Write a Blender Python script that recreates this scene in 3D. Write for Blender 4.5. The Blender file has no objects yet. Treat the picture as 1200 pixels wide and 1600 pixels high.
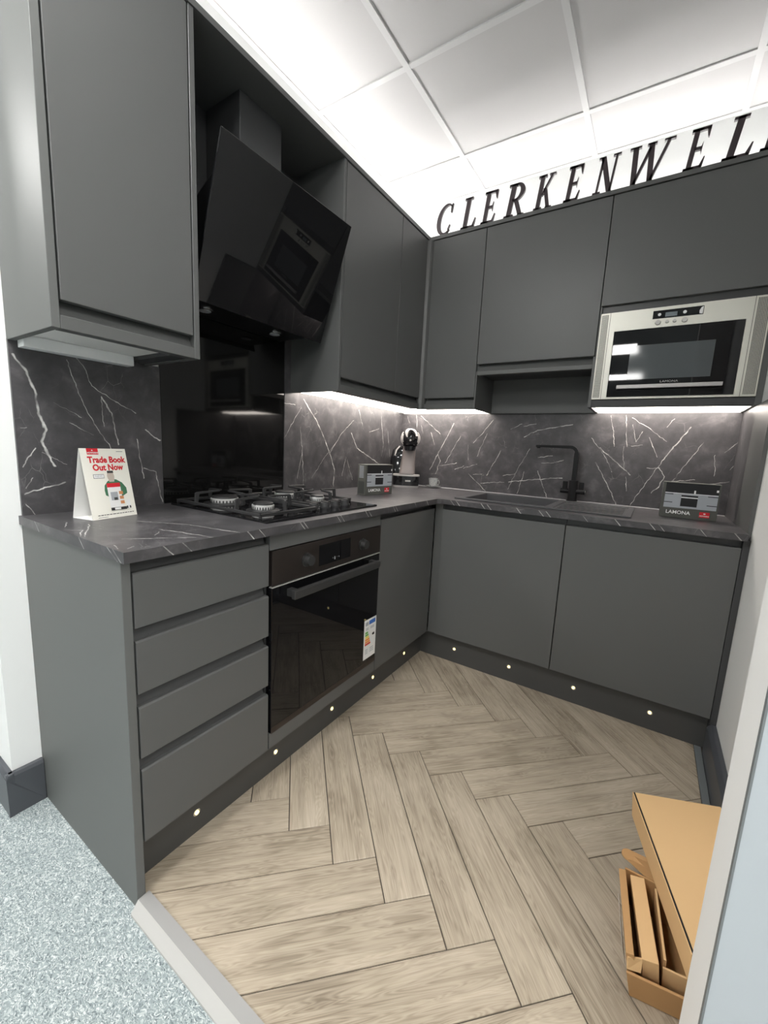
import bpy, bmesh, math, random
from mathutils import Vector, Matrix
random.seed(7)
S = bpy.context.scene
COL = S.collection

# ---------------------------------------------------------------- camera
yaw, pitch, roll = math.radians(32.7076), math.radians(-8.7946), math.radians(2.7922)
fw = Vector((-math.sin(yaw)*math.cos(pitch), math.cos(yaw)*math.cos(pitch), math.sin(pitch)))
rt = Vector((math.cos(yaw), math.sin(yaw), 0)); up = rt.cross(fw)
r2 = math.cos(roll)*rt + math.sin(roll)*up; u2 = -math.sin(roll)*rt + math.cos(roll)*up
cam = bpy.data.objects.new('camera', bpy.data.cameras.new('camera')); COL.objects.link(cam)
cam.matrix_world = Matrix(((r2.x, u2.x, -fw.x, 1.5043), (r2.y, u2.y, -fw.y, -2.5167), (r2.z, u2.z, -fw.z, 1.1276), (0, 0, 0, 1)))
cam.data.sensor_fit = 'VERTICAL'; cam.data.sensor_height = 24.0; cam.data.lens = 640.81/1600*24
cam.data.clip_start = 0.02
S.camera = cam

# ---------------------------------------------------------------- world, light levels, exposure
W = bpy.data.worlds.new('world'); S.world = W; W.use_nodes = True
W.node_tree.nodes['Background'].inputs[0].default_value = (1.0, 0.99, 0.97, 1)
W.node_tree.nodes['Background'].inputs[1].default_value = 0.25
S.view_settings.view_transform = 'Standard'; S.view_settings.look = 'None'
S.view_settings.gamma = 1.0; S.view_settings.use_curve_mapping = False
S.view_settings.exposure = 0.82
S.cycles.use_denoising = True
S.cycles.max_bounces = 6; S.cycles.diffuse_bounces = 3; S.cycles.glossy_bounces = 3; S.cycles.transmission_bounces = 6
S.cycles.use_adaptive_sampling = True; S.cycles.adaptive_threshold = 0.03
S.cycles.sample_clamp_indirect = 6.0
E_PANEL = 20.0     # showroom ceiling LED panels
E_COVE = 13.0      # LED strips lying on top of the wall cabinets
E_UNDER = 8.5      # under-cabinet light bars
E_PLINTH = 1.4    # plinth spots

# ---------------------------------------------------------------- materials
def srgb(r, g, b):
    f = lambda c: (c/255/12.92) if c <= 10 else ((c/255+0.055)/1.055)**2.4
    return (f(r), f(g), f(b), 1)
def mat(name, col, rough=0.5, metal=0.0, spec=0.5, emit=None, es=0.0, bump=None, trans=0.0, ior=1.45, coat=0.0, alpha=1.0):
    m = bpy.data.materials.new(name); m.use_nodes = True
    nt = m.node_tree; p = nt.nodes['Principled BSDF']
    p.inputs['Base Color'].default_value = col; p.inputs['Roughness'].default_value = rough
    p.inputs['Metallic'].default_value = metal; p.inputs['Specular IOR Level'].default_value = spec
    p.inputs['IOR'].default_value = ior; p.inputs['Transmission Weight'].default_value = trans
    p.inputs['Coat Weight'].default_value = coat; p.inputs['Alpha'].default_value = alpha
    if emit: p.inputs['Emission Color'].default_value = emit; p.inputs['Emission Strength'].default_value = es
    # fine procedural relief / tone on every material
    tc = nt.nodes.new('ShaderNodeTexCoord'); n = nt.nodes.new('ShaderNodeTexNoise')
    n.inputs['Scale'].default_value = (bump or (180, .02))[0]; n.inputs['Detail'].default_value = 3
    b = nt.nodes.new('ShaderNodeBump'); b.inputs['Strength'].default_value = (bump or (180, .02))[1]; b.inputs['Distance'].default_value = 0.002
    nt.links.new(tc.outputs['Object'], n.inputs['Vector']); nt.links.new(n.outputs['Fac'], b.inputs['Height'])
    if rough > 0.12 and not emit: nt.links.new(b.outputs['Normal'], p.inputs['Normal'])
    return m
M = {}
M['cab'] = mat('matt_grey_lacquer', (0.105, 0.107, 0.105, 1), .42, spec=.5)
M['cab_end'] = mat('matt_grey_end_panel', (0.125, 0.129, 0.125, 1), .5, spec=.5)
M['carcass'] = mat('carcass_grey', (0.05, 0.051, 0.053, 1), .5)
M['rail'] = mat('finger_rail_grey', (0.05, 0.051, 0.052, 1), .35)
M['plinth'] = mat('plinth_grey', (0.066, 0.066, 0.065, 1), .3)
M['dark'] = mat('black_void', (0.006, 0.006, 0.007, 1), .7)
M['wall'] = mat('white_emulsion', (0.84, 0.85, 0.84, 1), .75, bump=(60, .05))
M['nibface'] = mat('gloss_panel_cool_light', (0.44, 0.475, 0.50, 1), .35, bump=(8, .02))  # cool showroom light is put into the bluish tint
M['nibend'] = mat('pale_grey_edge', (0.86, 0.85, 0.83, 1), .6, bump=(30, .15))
M['tile'] = mat('ceiling_tile', (0.60, 0.585, 0.585, 1), .85, bump=(260, .12))
M['tbar'] = mat('ceiling_tbar', (0.69, 0.68, 0.68, 1), .5)
M['skirt'] = mat('charcoal_skirting', (0.07, 0.075, 0.085, 1), .35)
M['strip'] = mat('grey_edging', (0.17, 0.185, 0.19, 1), .5, bump=(25, .2))
M['alu'] = mat('aluminium', (0.52, 0.51, 0.49, 1), .5, metal=.3, bump=(90, .05))
M['alu_dull'] = mat('aluminium_dull', (0.36, 0.355, 0.345, 1), .55, metal=.2)
M['bglass'] = mat('black_glass', (0.006, 0.006, 0.007, 1), .02, spec=.5)
M['hglass'] = mat('black_hood_glass', (0.008, 0.008, 0.009, 1), .025, spec=.62)
M['sglass'] = mat('black_splash_glass', (0.006, 0.006, 0.006, 1), .05, spec=.5)
M['black'] = mat('black_plastic', (0.012, 0.012, 0.013, 1), .35)
M['iron'] = mat('cast_iron', (0.03, 0.03, 0.031, 1), .42, bump=(400, .15))
M['bsteel'] = mat('black_steel', (0.075, 0.063, 0.058, 1), .33, metal=.8)
M['hsteel'] = mat('dark_handle', (0.1, 0.1, 0.1, 1), .3, metal=.7)
M['steel'] = mat('brushed_steel', (0.66, 0.65, 0.585, 1), .38, metal=.4)
M['chrome'] = mat('chrome', (0.8, 0.8, 0.8, 1), .12, metal=1)
M['window'] = mat('grey_oven_window', (0.085, 0.095, 0.10, 1), .06, spec=.6)
M['lcd'] = mat('grey_lcd', (0.16, 0.19, 0.21, 1), .3)
M['white'] = mat('white_print', (0.85, 0.85, 0.84, 1), .5)
M['whitepanel'] = mat('white_laminate', (0.8, 0.79, 0.77, 1), .5)
M['whitebar'] = mat('white_diffuser', (0.82, 0.83, 0.83, 1), .4)
M['ledbar'] = mat('led_diffuser', (0.9, 0.85, 0.78, 1), .5, emit=(1, .915, .83, 1), es=E_UNDER)
M['cove'] = mat('led_strip', (0.9, 0.9, 0.9, 1), .5, emit=(1.0, .985, .96, 1), es=E_COVE)
M['panel'] = mat('led_panel', (0.9, 0.9, 0.9, 1), .5, emit=(1.0, .99, .965, 1), es=E_PANEL)
M['spot'] = mat('plinth_led', (0.9, 0.85, 0.6, 1), .5, emit=(1, .80, .30, 1), es=E_PLINTH)
M['card'] = mat('cream_card', srgb(240, 238, 228), .6)
M['red'] = mat('red_print', srgb(212, 32, 46), .55)
M['green'] = mat('green_print', srgb(70, 120, 90), .6)
M['grey'] = mat('grey_print', srgb(130, 132, 134), .6)
M['lgrey'] = mat('light_grey_print', srgb(168, 172, 178), .5)
M['dgrey'] = mat('dark_grey_print', srgb(62, 64, 62), .5)
M['boxgrey'] = mat('box_grey_print', srgb(84, 85, 80), .5)
M['ink'] = mat('black_ink', srgb(30, 30, 32), .6)
M['orange'] = mat('orange_print', srgb(205, 140, 95), .6)
M['skin'] = mat('beige_print', srgb(196, 184, 172), .6)
M['blue'] = mat('blue_print', srgb(60, 110, 190), .5)
M['eg'] = mat('label_green', srgb(110, 175, 90), .5)
M['ey'] = mat('label_yellow', srgb(240, 215, 90), .5)
M['eo'] = mat('label_orange', srgb(238, 150, 60), .5)
M['er'] = mat('label_red', srgb(216, 74, 50), .5)
M['kraft'] = mat('kraft_card', srgb(222, 184, 135), .7, bump=(45, .12))
M['kraft2'] = mat('kraft_card_dark', srgb(192, 150, 102), .75, bump=(60, .2))
M['letter'] = mat('dark_bronze_letter', (0.045, 0.032, 0.036, 1), .45)
M['sink'] = mat('black_granite_composite', (0.075, 0.075, 0.08, 1), .3, bump=(600, .06))
M['taupe'] = mat('taupe_metal', (0.21, 0.185, 0.18, 1), .35, metal=.4)
M['silver'] = mat('silver_plastic', (0.46, 0.445, 0.435, 1), .3, metal=.3)
M['gblack'] = mat('gloss_black', (0.008, 0.008, 0.009, 1), .06, coat=.5)
M['glass'] = mat('clear_glass', (0.95, 0.97, 0.97, 1), .03, trans=.9)
M['burner'] = mat('burner_alloy', (0.72, 0.72, 0.71, 1), .3, metal=.35)
M['tapblack'] = mat('matt_black_tap', (0.012, 0.012, 0.013, 1), .5, spec=.25)
M['bead'] = mat('pale_bead', (0.5, 0.5, 0.52, 1), .35)
M['subfloor'] = mat('plank_joint', (0.07, 0.058, 0.046, 1), .8)
M['void'] = mat('ceiling_void', (0.6, 0.6, 0.6, 1), .9)

def nodes(m):
    nt = m.node_tree
    def N(t, **k):
        n = nt.nodes.new(t)
        for a, v in k.items(): setattr(n, a, v)
        return n
    return nt, N, nt.links.new, nt.nodes['Principled BSDF']

# wood planks: grain runs along each plank's own x axis
def wood():
    m = mat('grey_oak_plank', (.5, .45, .38, 1), .42, spec=.35); nt, N, L, p = nodes(m)
    tc = N('ShaderNodeTexCoord'); oi = N('ShaderNodeObjectInfo')
    mul = N('ShaderNodeVectorMath', operation='SCALE'); L(oi.outputs['Location'], mul.inputs[0]); mul.inputs['Scale'].default_value = 7.3
    add = N('ShaderNodeVectorMath', operation='ADD'); L(tc.outputs['Object'], add.inputs[0]); L(mul.outputs[0], add.inputs[1])
    st = N('ShaderNodeVectorMath', operation='MULTIPLY'); L(add.outputs[0], st.inputs[0]); st.inputs[1].default_value = (1.0, 11.0, 1.0)
    n1 = N('ShaderNodeTexNoise'); n1.inputs['Scale'].default_value = 3.2; n1.inputs['Detail'].default_value = 2; n1.inputs['Distortion'].default_value = .9; L(st.outputs[0], n1.inputs['Vector'])
    # cathedral rings: bands of a warped field
    sc = N('ShaderNodeMath', operation='MULTIPLY'); L(n1.outputs['Fac'], sc.inputs[0]); sc.inputs[1].default_value = 13.0
    sn = N('ShaderNodeMath', operation='SINE'); 
    s2 = N('ShaderNodeMath', operation='MULTIPLY'); L(sc.outputs[0], s2.inputs[0]); s2.inputs[1].default_value = 6.28; L(s2.outputs[0], sn.inputs[0])
    st2 = N('ShaderNodeVectorMath', operation='MULTIPLY'); L(add.outputs[0], st2.inputs[0]); st2.inputs[1].default_value = (4.0, 120.0, 1.0)
    n2 = N('ShaderNodeTexNoise'); n2.inputs['Scale'].default_value = 1.6; n2.inputs['Detail'].default_value = 5; L(st2.outputs[0], n2.inputs['Vector'])
    n2h = N('ShaderNodeMath', operation='MULTIPLY_ADD'); L(n2.outputs['Fac'], n2h.inputs[0]); n2h.inputs[1].default_value = .42; n2h.inputs[2].default_value = .29
    n3 = N('ShaderNodeTexNoise'); n3.inputs['Scale'].default_value = 5.0; n3.inputs['Detail'].default_value = 2; L(add.outputs[0], n3.inputs['Vector'])
    a1 = N('ShaderNodeMath', operation='MULTIPLY_ADD'); L(sn.outputs[0], a1.inputs[0]); a1.inputs[1].default_value = .055; L(n2h.outputs[0], a1.inputs[2])
    a2 = N('ShaderNodeMath', operation='MULTIPLY_ADD'); L(n1.outputs['Fac'], a2.inputs[0]); a2.inputs[1].default_value = .42; L(a1.outputs[0], a2.inputs[2])
    a3 = N('ShaderNodeMath', operation='MULTIPLY_ADD'); L(n3.outputs['Fac'], a3.inputs[0]); a3.inputs[1].default_value = .45; L(a2.outputs[0], a3.inputs[2])
    rr = N('ShaderNodeMath', operation='MULTIPLY_ADD'); L(oi.outputs['Random'], rr.inputs[0]); rr.inputs[1].default_value = .13; L(a3.outputs[0], rr.inputs[2])
    cr = N('ShaderNodeValToRGB'); L(rr.outputs[0], cr.inputs[0]); e = cr.color_ramp.elements
    e[0].position = .68; e[0].color = srgb(134, 118, 101); e[1].position = 1.26; e[1].color = srgb(204, 189, 167)
    x = e.new(.90) ; x.color = srgb(172, 156, 136)
    y = e.new(1.0); y.color = srgb(186, 170, 149)
    # ramp is clamped to 0..1, so squeeze
    mr = N('ShaderNodeMapRange'); L(rr.outputs[0], mr.inputs['Value']); mr.inputs['From Min'].default_value = .65; mr.inputs['From Max'].default_value = 1.42
    L(mr.outputs[0], cr.inputs[0]); 
    while len(cr.color_ramp.elements) > 2: cr.color_ramp.elements.remove(cr.color_ramp.elements[1])
    e = cr.color_ramp.elements; e[0].position = .10; e[0].color = srgb(124, 112, 97); e[1].position = .85; e[1].color = srgb(200, 188, 170)
    x = e.new(.42); x.color = srgb(171, 158, 140)
    L(cr.outputs[0], p.inputs['Base Color'])
    bp = N('ShaderNodeBump'); bp.inputs['Strength'].default_value = .12; bp.inputs['Distance'].default_value = .001; L(a1.outputs[0], bp.inputs['Height']); L(bp.outputs[0], p.inputs['Normal'])
    return m
M['wood'] = wood()

def vinyl():
    m = mat('flecked_vinyl', (.4, .45, .47, 1), .55, spec=.3); nt, N, L, p = nodes(m)
    tc = N('ShaderNodeTexCoord')
    n0 = N('ShaderNodeTexNoise'); n0.inputs['Scale'].default_value = 60; L(tc.outputs['Object'], n0.inputs['Vector'])
    mx = N('ShaderNodeVectorMath', operation='MULTIPLY_ADD'); L(n0.outputs['Color'], mx.inputs[0]); mx.inputs[1].default_value = (.02, .02, .02); L(tc.outputs['Object'], mx.inputs[2])
    st = N('ShaderNodeMapping'); L(mx.outputs[0], st.inputs[0]); st.inputs['Rotation'].default_value = (0, 0, .6); st.inputs['Scale'].default_value = (1.0, 1.9, 1)
    v = N('ShaderNodeTexVoronoi'); v.inputs['Scale'].default_value = 280; L(st.outputs[0], v.inputs['Vector'])
    sx = N('ShaderNodeSeparateColor'); L(v.outputs['Color'], sx.inputs[0])
    cr = N('ShaderNodeValToRGB'); L(sx.outputs[0], cr.inputs[0]); e = cr.color_ramp.elements
    e[0].color = srgb(98, 108, 111); e[1].color = srgb(204, 209, 208); a = e.new(.22); a.color = srgb(134, 145, 147); b = e.new(.65); b.color = srgb(155, 165, 166)  # blue-grey flecks, tinted cooler to carry the cool showroom light
    L(cr.outputs[0], p.inputs['Base Color'])
    return m
M['vinyl'] = vinyl()

def marble(name, segs, mask=(1, 1, 1), wobble=.014):
    """near-black stone laminate; every vein is a short segment in world space, wobbled by noise"""
    m = mat(name, (.03, .03, .03, 1), .34, spec=.45); nt, N, L, p = nodes(m)
    g = N('ShaderNodeNewGeometry')
    nz = N('ShaderNodeTexNoise'); nz.inputs['Scale'].default_value = 38; nz.inputs['Detail'].default_value = 2; L(g.outputs['Position'], nz.inputs['Vector'])
    wob = N('ShaderNodeVectorMath', operation='MULTIPLY_ADD'); L(nz.outputs['Color'], wob.inputs[0]); wob.inputs[1].default_value = (wobble,)*3
    sh = N('ShaderNodeVectorMath', operation='SUBTRACT'); L(g.outputs['Position'], sh.inputs[0]); sh.inputs[1].default_value = (wobble/2,)*3; L(sh.outputs[0], wob.inputs[2])
    pm = N('ShaderNodeVectorMath', operation='MULTIPLY'); L(wob.outputs[0], pm.inputs[0]); pm.inputs[1].default_value = mask
    acc = None
    for w, a, b in segs:
        a = Vector([p*q for p, q in zip(a, mask)]); d = Vector([p*q for p, q in zip(b, mask)])-a; l2 = d.length_squared
        if l2 < 1e-8: continue
        s = N('ShaderNodeVectorMath', operation='SUBTRACT'); L(pm.outputs[0], s.inputs[0]); s.inputs[1].default_value = a
        t = N('ShaderNodeVectorMath', operation='DOT_PRODUCT'); L(s.outputs[0], t.inputs[0]); t.inputs[1].default_value = d/l2
        c = N('ShaderNodeMath', operation='ADD', use_clamp=True); L(t.outputs['Value'], c.inputs[0]); c.inputs[1].default_value = 0
        q = N('ShaderNodeVectorMath', operation='SCALE'); q.inputs[0].default_value = d; L(c.outputs[0], q.inputs['Scale'])
        ds = N('ShaderNodeVectorMath', operation='DISTANCE'); L(s.outputs[0], ds.inputs[0]); L(q.outputs[0], ds.inputs[1])
        k = N('ShaderNodeMath', operation='MULTIPLY'); L(ds.outputs['Value'], k.inputs[0]); k.inputs[1].default_value = 1/(w**1.25*.00150)
        if acc is None: acc = k
        else:
            mn = N('ShaderNodeMath', operation='MINIMUM'); L(acc.outputs[0], mn.inputs[0]); L(k.outputs[0], mn.inputs[1]); acc = mn
    vein = N('ShaderNodeMapRange', interpolation_type='SMOOTHSTEP'); L(acc.outputs[0], vein.inputs['Value'])
    vein.inputs['From Min'].default_value = 1.0; vein.inputs['From Max'].default_value = .25; vein.inputs['To Min'].default_value = 0; vein.inputs['To Max'].default_value = 1
    # break up along the vein
    n2 = N('ShaderNodeTexNoise'); n2.inputs['Scale'].default_value = 26; n2.inputs['Detail'].default_value = 2; L(g.outputs['Position'], n2.inputs['Vector'])
    br = N('ShaderNodeMapRange'); L(n2.outputs['Fac'], br.inputs['Value']); br.inputs['From Min'].default_value = .30; br.inputs['From Max'].default_value = .66; br.inputs['To Min'].default_value = .12
    vv = N('ShaderNodeMath', operation='MULTIPLY'); L(vein.outputs[0], vv.inputs[0]); L(br.outputs[0], vv.inputs[1])
    # cloudy ground with fine scratchy flecks
    n3 = N('ShaderNodeTexNoise'); n3.inputs['Scale'].default_value = 14; n3.inputs['Detail'].default_value = 6; n3.inputs['Roughness'].default_value = .62; n3.inputs['Distortion'].default_value = .25; L(g.outputs['Position'], n3.inputs['Vector'])
    cr = N('ShaderNodeValToRGB'); L(n3.outputs['Fac'], cr.inputs[0]); e = cr.color_ramp.elements
    e[0].position = .34; e[0].color = (.050, .0485, .052, 1); e[1].position = .74; e[1].color = (.125, .119, .125, 1); x = e.new(.54); x.color = (.070, .067, .071, 1)
    mpv = N('ShaderNodeMapping'); L(wob.outputs[0], mpv.inputs[0]); mpv.inputs['Rotation'].default_value = (.5, .7, .9); mpv.inputs['Scale'].default_value = (1.0, 2.6, 1.3)
    vo = N('ShaderNodeTexVoronoi', feature='DISTANCE_TO_EDGE'); vo.inputs['Scale'].default_value = 11; L(mpv.outputs[0], vo.inputs['Vector'])
    fl = N('ShaderNodeMapRange'); L(vo.outputs['Distance'], fl.inputs['Value']); fl.inputs['From Min'].default_value = .012; fl.inputs['From Max'].default_value = 0
    n4 = N('ShaderNodeTexNoise'); n4.inputs['Scale'].default_value = 9; L(g.outputs['Position'], n4.inputs['Vector'])
    msk = N('ShaderNodeMapRange'); L(n4.outputs['Fac'], msk.inputs['Value']); msk.inputs['From Min'].default_value = .55; msk.inputs['From Max'].default_value = .75; msk.inputs['To Max'].default_value = .4
    f2 = N('ShaderNodeMath', operation='MULTIPLY'); L(fl.outputs[0], f2.inputs[0]); L(msk.outputs[0], f2.inputs[1])
    mxx = N('ShaderNodeMath', operation='MAXIMUM'); L(vv.outputs[0], mxx.inputs[0]); L(f2.outputs[0], mxx.inputs[1])
    mix = N('ShaderNodeMix', data_type='RGBA'); L(mxx.outputs[0], mix.inputs['Factor']); L(cr.outputs[0], mix.inputs['A']); mix.inputs['B'].default_value = (.66, .65, .63, 1)
    L(mix.outputs['Result'], p.inputs['Base Color'])
    return m
def polyseg(lines, f):
    o = []
    for w, pts in lines:
        for a, b in zip(pts, pts[1:]): o.append((w, f(*a), f(*b)))
    return o
VA = [(2.2, [(-2.096, 1.33), (-2.07, 1.292), (-2.054, 1.242), (-2.05, 1.181), (-2.036, 1.134), (-2.049, 1.101), (-2.021, 1.03)]), (1, [(-1.952, 1.36), (-1.926, 1.322), (-1.911, 1.277), (-1.857, 1.243), (-1.783, 1.206)]), (1, [(-1.972, 1.342), (-1.957, 1.285), (-1.938, 1.222), (-1.898, 1.142), (-1.865, 1.085)]), (1.5, [(-1.886, 1.247), (-1.86, 1.2), (-1.842, 1.098)]), (0.8, [(-1.886, 1.243), (-1.883, 1.155)]), (1.6, [(-1.753, 1.152), (-1.703, 1.116)]), (1.2, [(-1.783, 1.116), (-1.764, 0.985)]), (1.2, [(-1.763, 1.019), (-1.725, 1.006), (-1.702, 0.897)]), (1.6, [(-2.096, 0.95), (-2.049, 0.965), (-1.997, 0.977)]), (1.2, [(-2.096, 1.027), (-2.065, 1.08)]), (1, [(-2.092, 0.964), (-2.076, 0.995)]), (0.8, [(-2.095, 1.135), (-2.078, 1.138)]), (1, [(-2.095, 0.921), (-2.075, 0.887)]), (0.6, [(-2.01, 1.213), (-1.943, 1.177)]), (0.6, [(-1.977, 1.159), (-1.913, 1.126)]), (0.6, [(-2.048, 1.069), (-1.99, 1.034)])]
VB = [(2, [(-0.981, 1.352), (-0.884, 1.256), (-0.814, 1.16), (-0.767, 1.081), (-0.727, 0.998), (-0.732, 0.902)]), (1, [(-1.106, 1.152), (-1.051, 1.232), (-0.995, 1.309)]), (1, [(-1.0, 1.215), (-0.982, 1.089), (-1.016, 0.96)]), (1, [(-0.982, 1.089), (-0.97, 0.92)]), (1, [(-0.658, 0.96), (-0.625, 1.071), (-0.556, 0.932)]), (1.8, [(-0.582, 1.207), (-0.525, 1.122), (-0.276, 1.026)]), (1.3, [(-0.4, 1.224), (-0.295, 1.25)]), (1, [(-0.518, 1.347), (-0.468, 1.239)]), (1, [(-0.277, 1.332), (-0.236, 1.144), (-0.255, 1.074)]), (1, [(-0.193, 1.243), (-0.151, 1.076)]), (0.9, [(-0.776, 1.081), (-0.671, 1.202), (-0.566, 1.282)]), (1, [(-1.108, 1.318), (-1.038, 1.316)]), (0.7, [(-0.907, 0.956), (-0.81, 1.069), (-0.724, 1.141)])]
VC = [(1.7, [(0.397, 1.308), (0.344, 1.196), (0.296, 1.106), (0.246, 1.0)]), (1.5, [(0.296, 1.106), (0.319, 1.069), (0.291, 0.978)]), (1.3, [(0.315, 1.031), (0.437, 1.057)]), (1.3, [(0.427, 1.015), (0.485, 1.041)]), (1.3, [(0.486, 1.027), (0.574, 1.059)]), (1, [(0.45, 1.229), (0.403, 1.142), (0.356, 1.052)]), (1.2, [(0.155, 1.357), (0.307, 1.238)]), (1, [(0.118, 1.363), (0.131, 1.273)]), (0.9, [(0.05, 1.357), (0.069, 1.305)]), (1, [(0.235, 1.25), (0.27, 1.168)]), (1.1, [(0.654, 1.333), (0.595, 1.251), (0.537, 1.19)]), (1, [(0.625, 1.251), (0.57, 1.107)]), (1.2, [(0.522, 0.994), (0.645, 0.895)]), (1.3, [(0.719, 1.149), (0.684, 1.077), (0.642, 0.991)]), (1.2, [(0.609, 0.94), (0.754, 0.961)]), (1.8, [(0.783, 0.965), (0.907, 0.986), (1.08, 1.011)]), (1.4, [(0.945, 1.042), (0.98, 0.961), (1.012, 0.894)]), (1.8, [(0.849, 1.234), (0.921, 1.274), (1.014, 1.291), (1.108, 1.308)]), (0.9, [(0.888, 1.168), (0.833, 1.052), (0.782, 0.92)]), (1.1, [(0.869, 1.031), (0.842, 0.896)]), (1.3, [(0.942, 1.12), (1.018, 1.134)]), (1.3, [(0.962, 1.088), (1.025, 1.092), (1.079, 1.113)]), (1, [(0.765, 1.277), (0.83, 1.311)]), (1, [(0.843, 1.295), (0.912, 1.312)]), (1, [(0.554, 0.991), (0.611, 0.999)]), (1, [(0.745, 0.999), (0.819, 1.014)]), (0.8, [(0.506, 1.177), (0.514, 1.08)]), (1, [(0.159, 1.293), (0.178, 1.242)]), (1, [(1.287, 1.359), (1.307, 1.283), (1.32, 1.199)]), (1.1, [(1.357, 1.358), (1.379, 1.196)]), (1.1, [(1.385, 1.346), (1.462, 1.296), (1.548, 1.229)]), (1.8, [(1.636, 1.303), (1.584, 1.209), (1.536, 1.121)]), (1.1, [(1.536, 1.121), (1.488, 1.019), (1.431, 0.897)]), (1.5, [(1.53, 1.1), (1.561, 1.056), (1.542, 1.003), (1.516, 0.968)]), (1, [(1.479, 1.092), (1.535, 1.097)]), (1.1, [(1.694, 1.227), (1.65, 1.142), (1.597, 1.039)]), (1.7, [(1.254, 1.186), (1.328, 1.125), (1.412, 1.053)]), (1.6, [(1.243, 1.109), (1.304, 1.004), (1.365, 0.895)]), (0.9, [(1.208, 1.238), (1.277, 1.154), (1.327, 1.06)]), (1, [(1.473, 1.245), (1.52, 1.151)]), (1, [(1.394, 1.31), (1.416, 1.223), (1.439, 1.275)]), (0.9, [(1.362, 1.2), (1.38, 1.085)]), (1.4, [(1.59, 1.033), (1.686, 1.051)]), (1.4, [(1.736, 1.029), (1.816, 1.052)]), (1.2, [(1.836, 1.25), (1.779, 1.186)]), (1, [(1.747, 1.172), (1.757, 1.071)]), (0.9, [(1.398, 1.202), (1.447, 1.209)]), (0.9, [(1.539, 1.297), (1.567, 1.341)]), (0.8, [(1.809, 1.104), (1.827, 1.134)]), (1, [(1.395, 1.038), (1.406, 0.969)])]
VW = [(1.3, [(0.283, -1.925), (0.413, -1.855), (0.609, -1.82)]), (1.3, [(0.428, -1.941), (0.613, -1.9)]), (1.1, [(0.479, -2.055), (0.577, -1.93)]), (1.2, [(0.289, -2.102), (0.321, -2.077), (0.39, -2.108)]), (1.2, [(0.397, -2.101), (0.251, -2.033)]), (1, [(0.247, -2.087), (0.191, -2.062)]), (1, [(0.564, -2.104), (0.528, -2.093)]), (1, [(0.578, -2.091), (0.565, -2.072)]), (0.9, [(0.49, -1.986), (0.457, -1.956)]),
      (1, [(.10, -.95), (.30, -.90)]), (1, [(.38, -.95), (.55, -.86)]), (1, [(.42, -.45), (.52, -.40)]), (1.2, [(.36, -.35), (.47, -.30)]), (1, [(.60, -.10), (.75, -.05)]), (1, [(1.5, -.45), (1.66, -.42)]), (1, [(1.58, -.18), (1.75, -.2)])]
M['marbleA'] = marble('black_marble_left', polyseg(VA, lambda y, z: (.006, y, z)), (0, 1, 1))
M['marbleB'] = marble('black_marble_corner', polyseg(VB, lambda y, z: (.006, y, z)), (0, 1, 1))
_vc = polyseg(VC, lambda x, z: (x, -.006, z))
M['marbleC'] = marble('black_marble_back', [q for q in _vc if min(q[1][0], q[2][0]) < 0.76], (1, 0, 1))
M['marbleC2'] = marble('black_marble_back_right', [q for q in _vc if max(q[1][0], q[2][0]) > 1.21], (1, 0, 1))
M['marbleC1'] = marble('black_marble_back_middle', [q for q in _vc if max(q[1][0], q[2][0]) > .74 and min(q[1][0], q[2][0]) < 1.24], (1, 0, 1))
M['marbleD'] = marble('black_marble_return', [(1, (1.822, -.05, 1.32), (1.822, -.12, 1.2)), (.9, (1.822, -.2, 1.1), (1.822, -.14, .95))], (0, 1, 1))
edge = []
for yy in (-2.03, -1.985, -1.80, -1.76, -1.60, -1.585, -1.42, -1.40, -1.25, -1.23, -1.05, -1.03, -.86, -.74):
    edge.append((1.0 + random.random()*.5, (.606, yy, .889), (.606, yy+.028, .858)))
for xx in (.67, .70, .83, .86, 1.0, 1.10, 1.13, 1.28, 1.40, 1.52, 1.55, 1.68, 1.78):
    edge.append((1.0 + random.random()*.5, (xx, -.606, .889), (xx+.028, -.606, .858)))
edge += [(1.2, (.53, -2.112, .889), (.585, -2.112, .858)), (1.2, (.555, -2.112, .889), (.6, -2.112, .858)), (1, (.39, -2.112, .889), (.42, -2.112, .86)), (1, (.12, -2.112, .889), (.15, -2.112, .86))]
M['marbleW'] = marble('black_marble_worktop', polyseg(VW, lambda x, y: (x, y, .887)), (1, 1, 0))
M['marbleE'] = marble('black_marble_worktop_edge', edge, wobble=.002)

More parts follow.
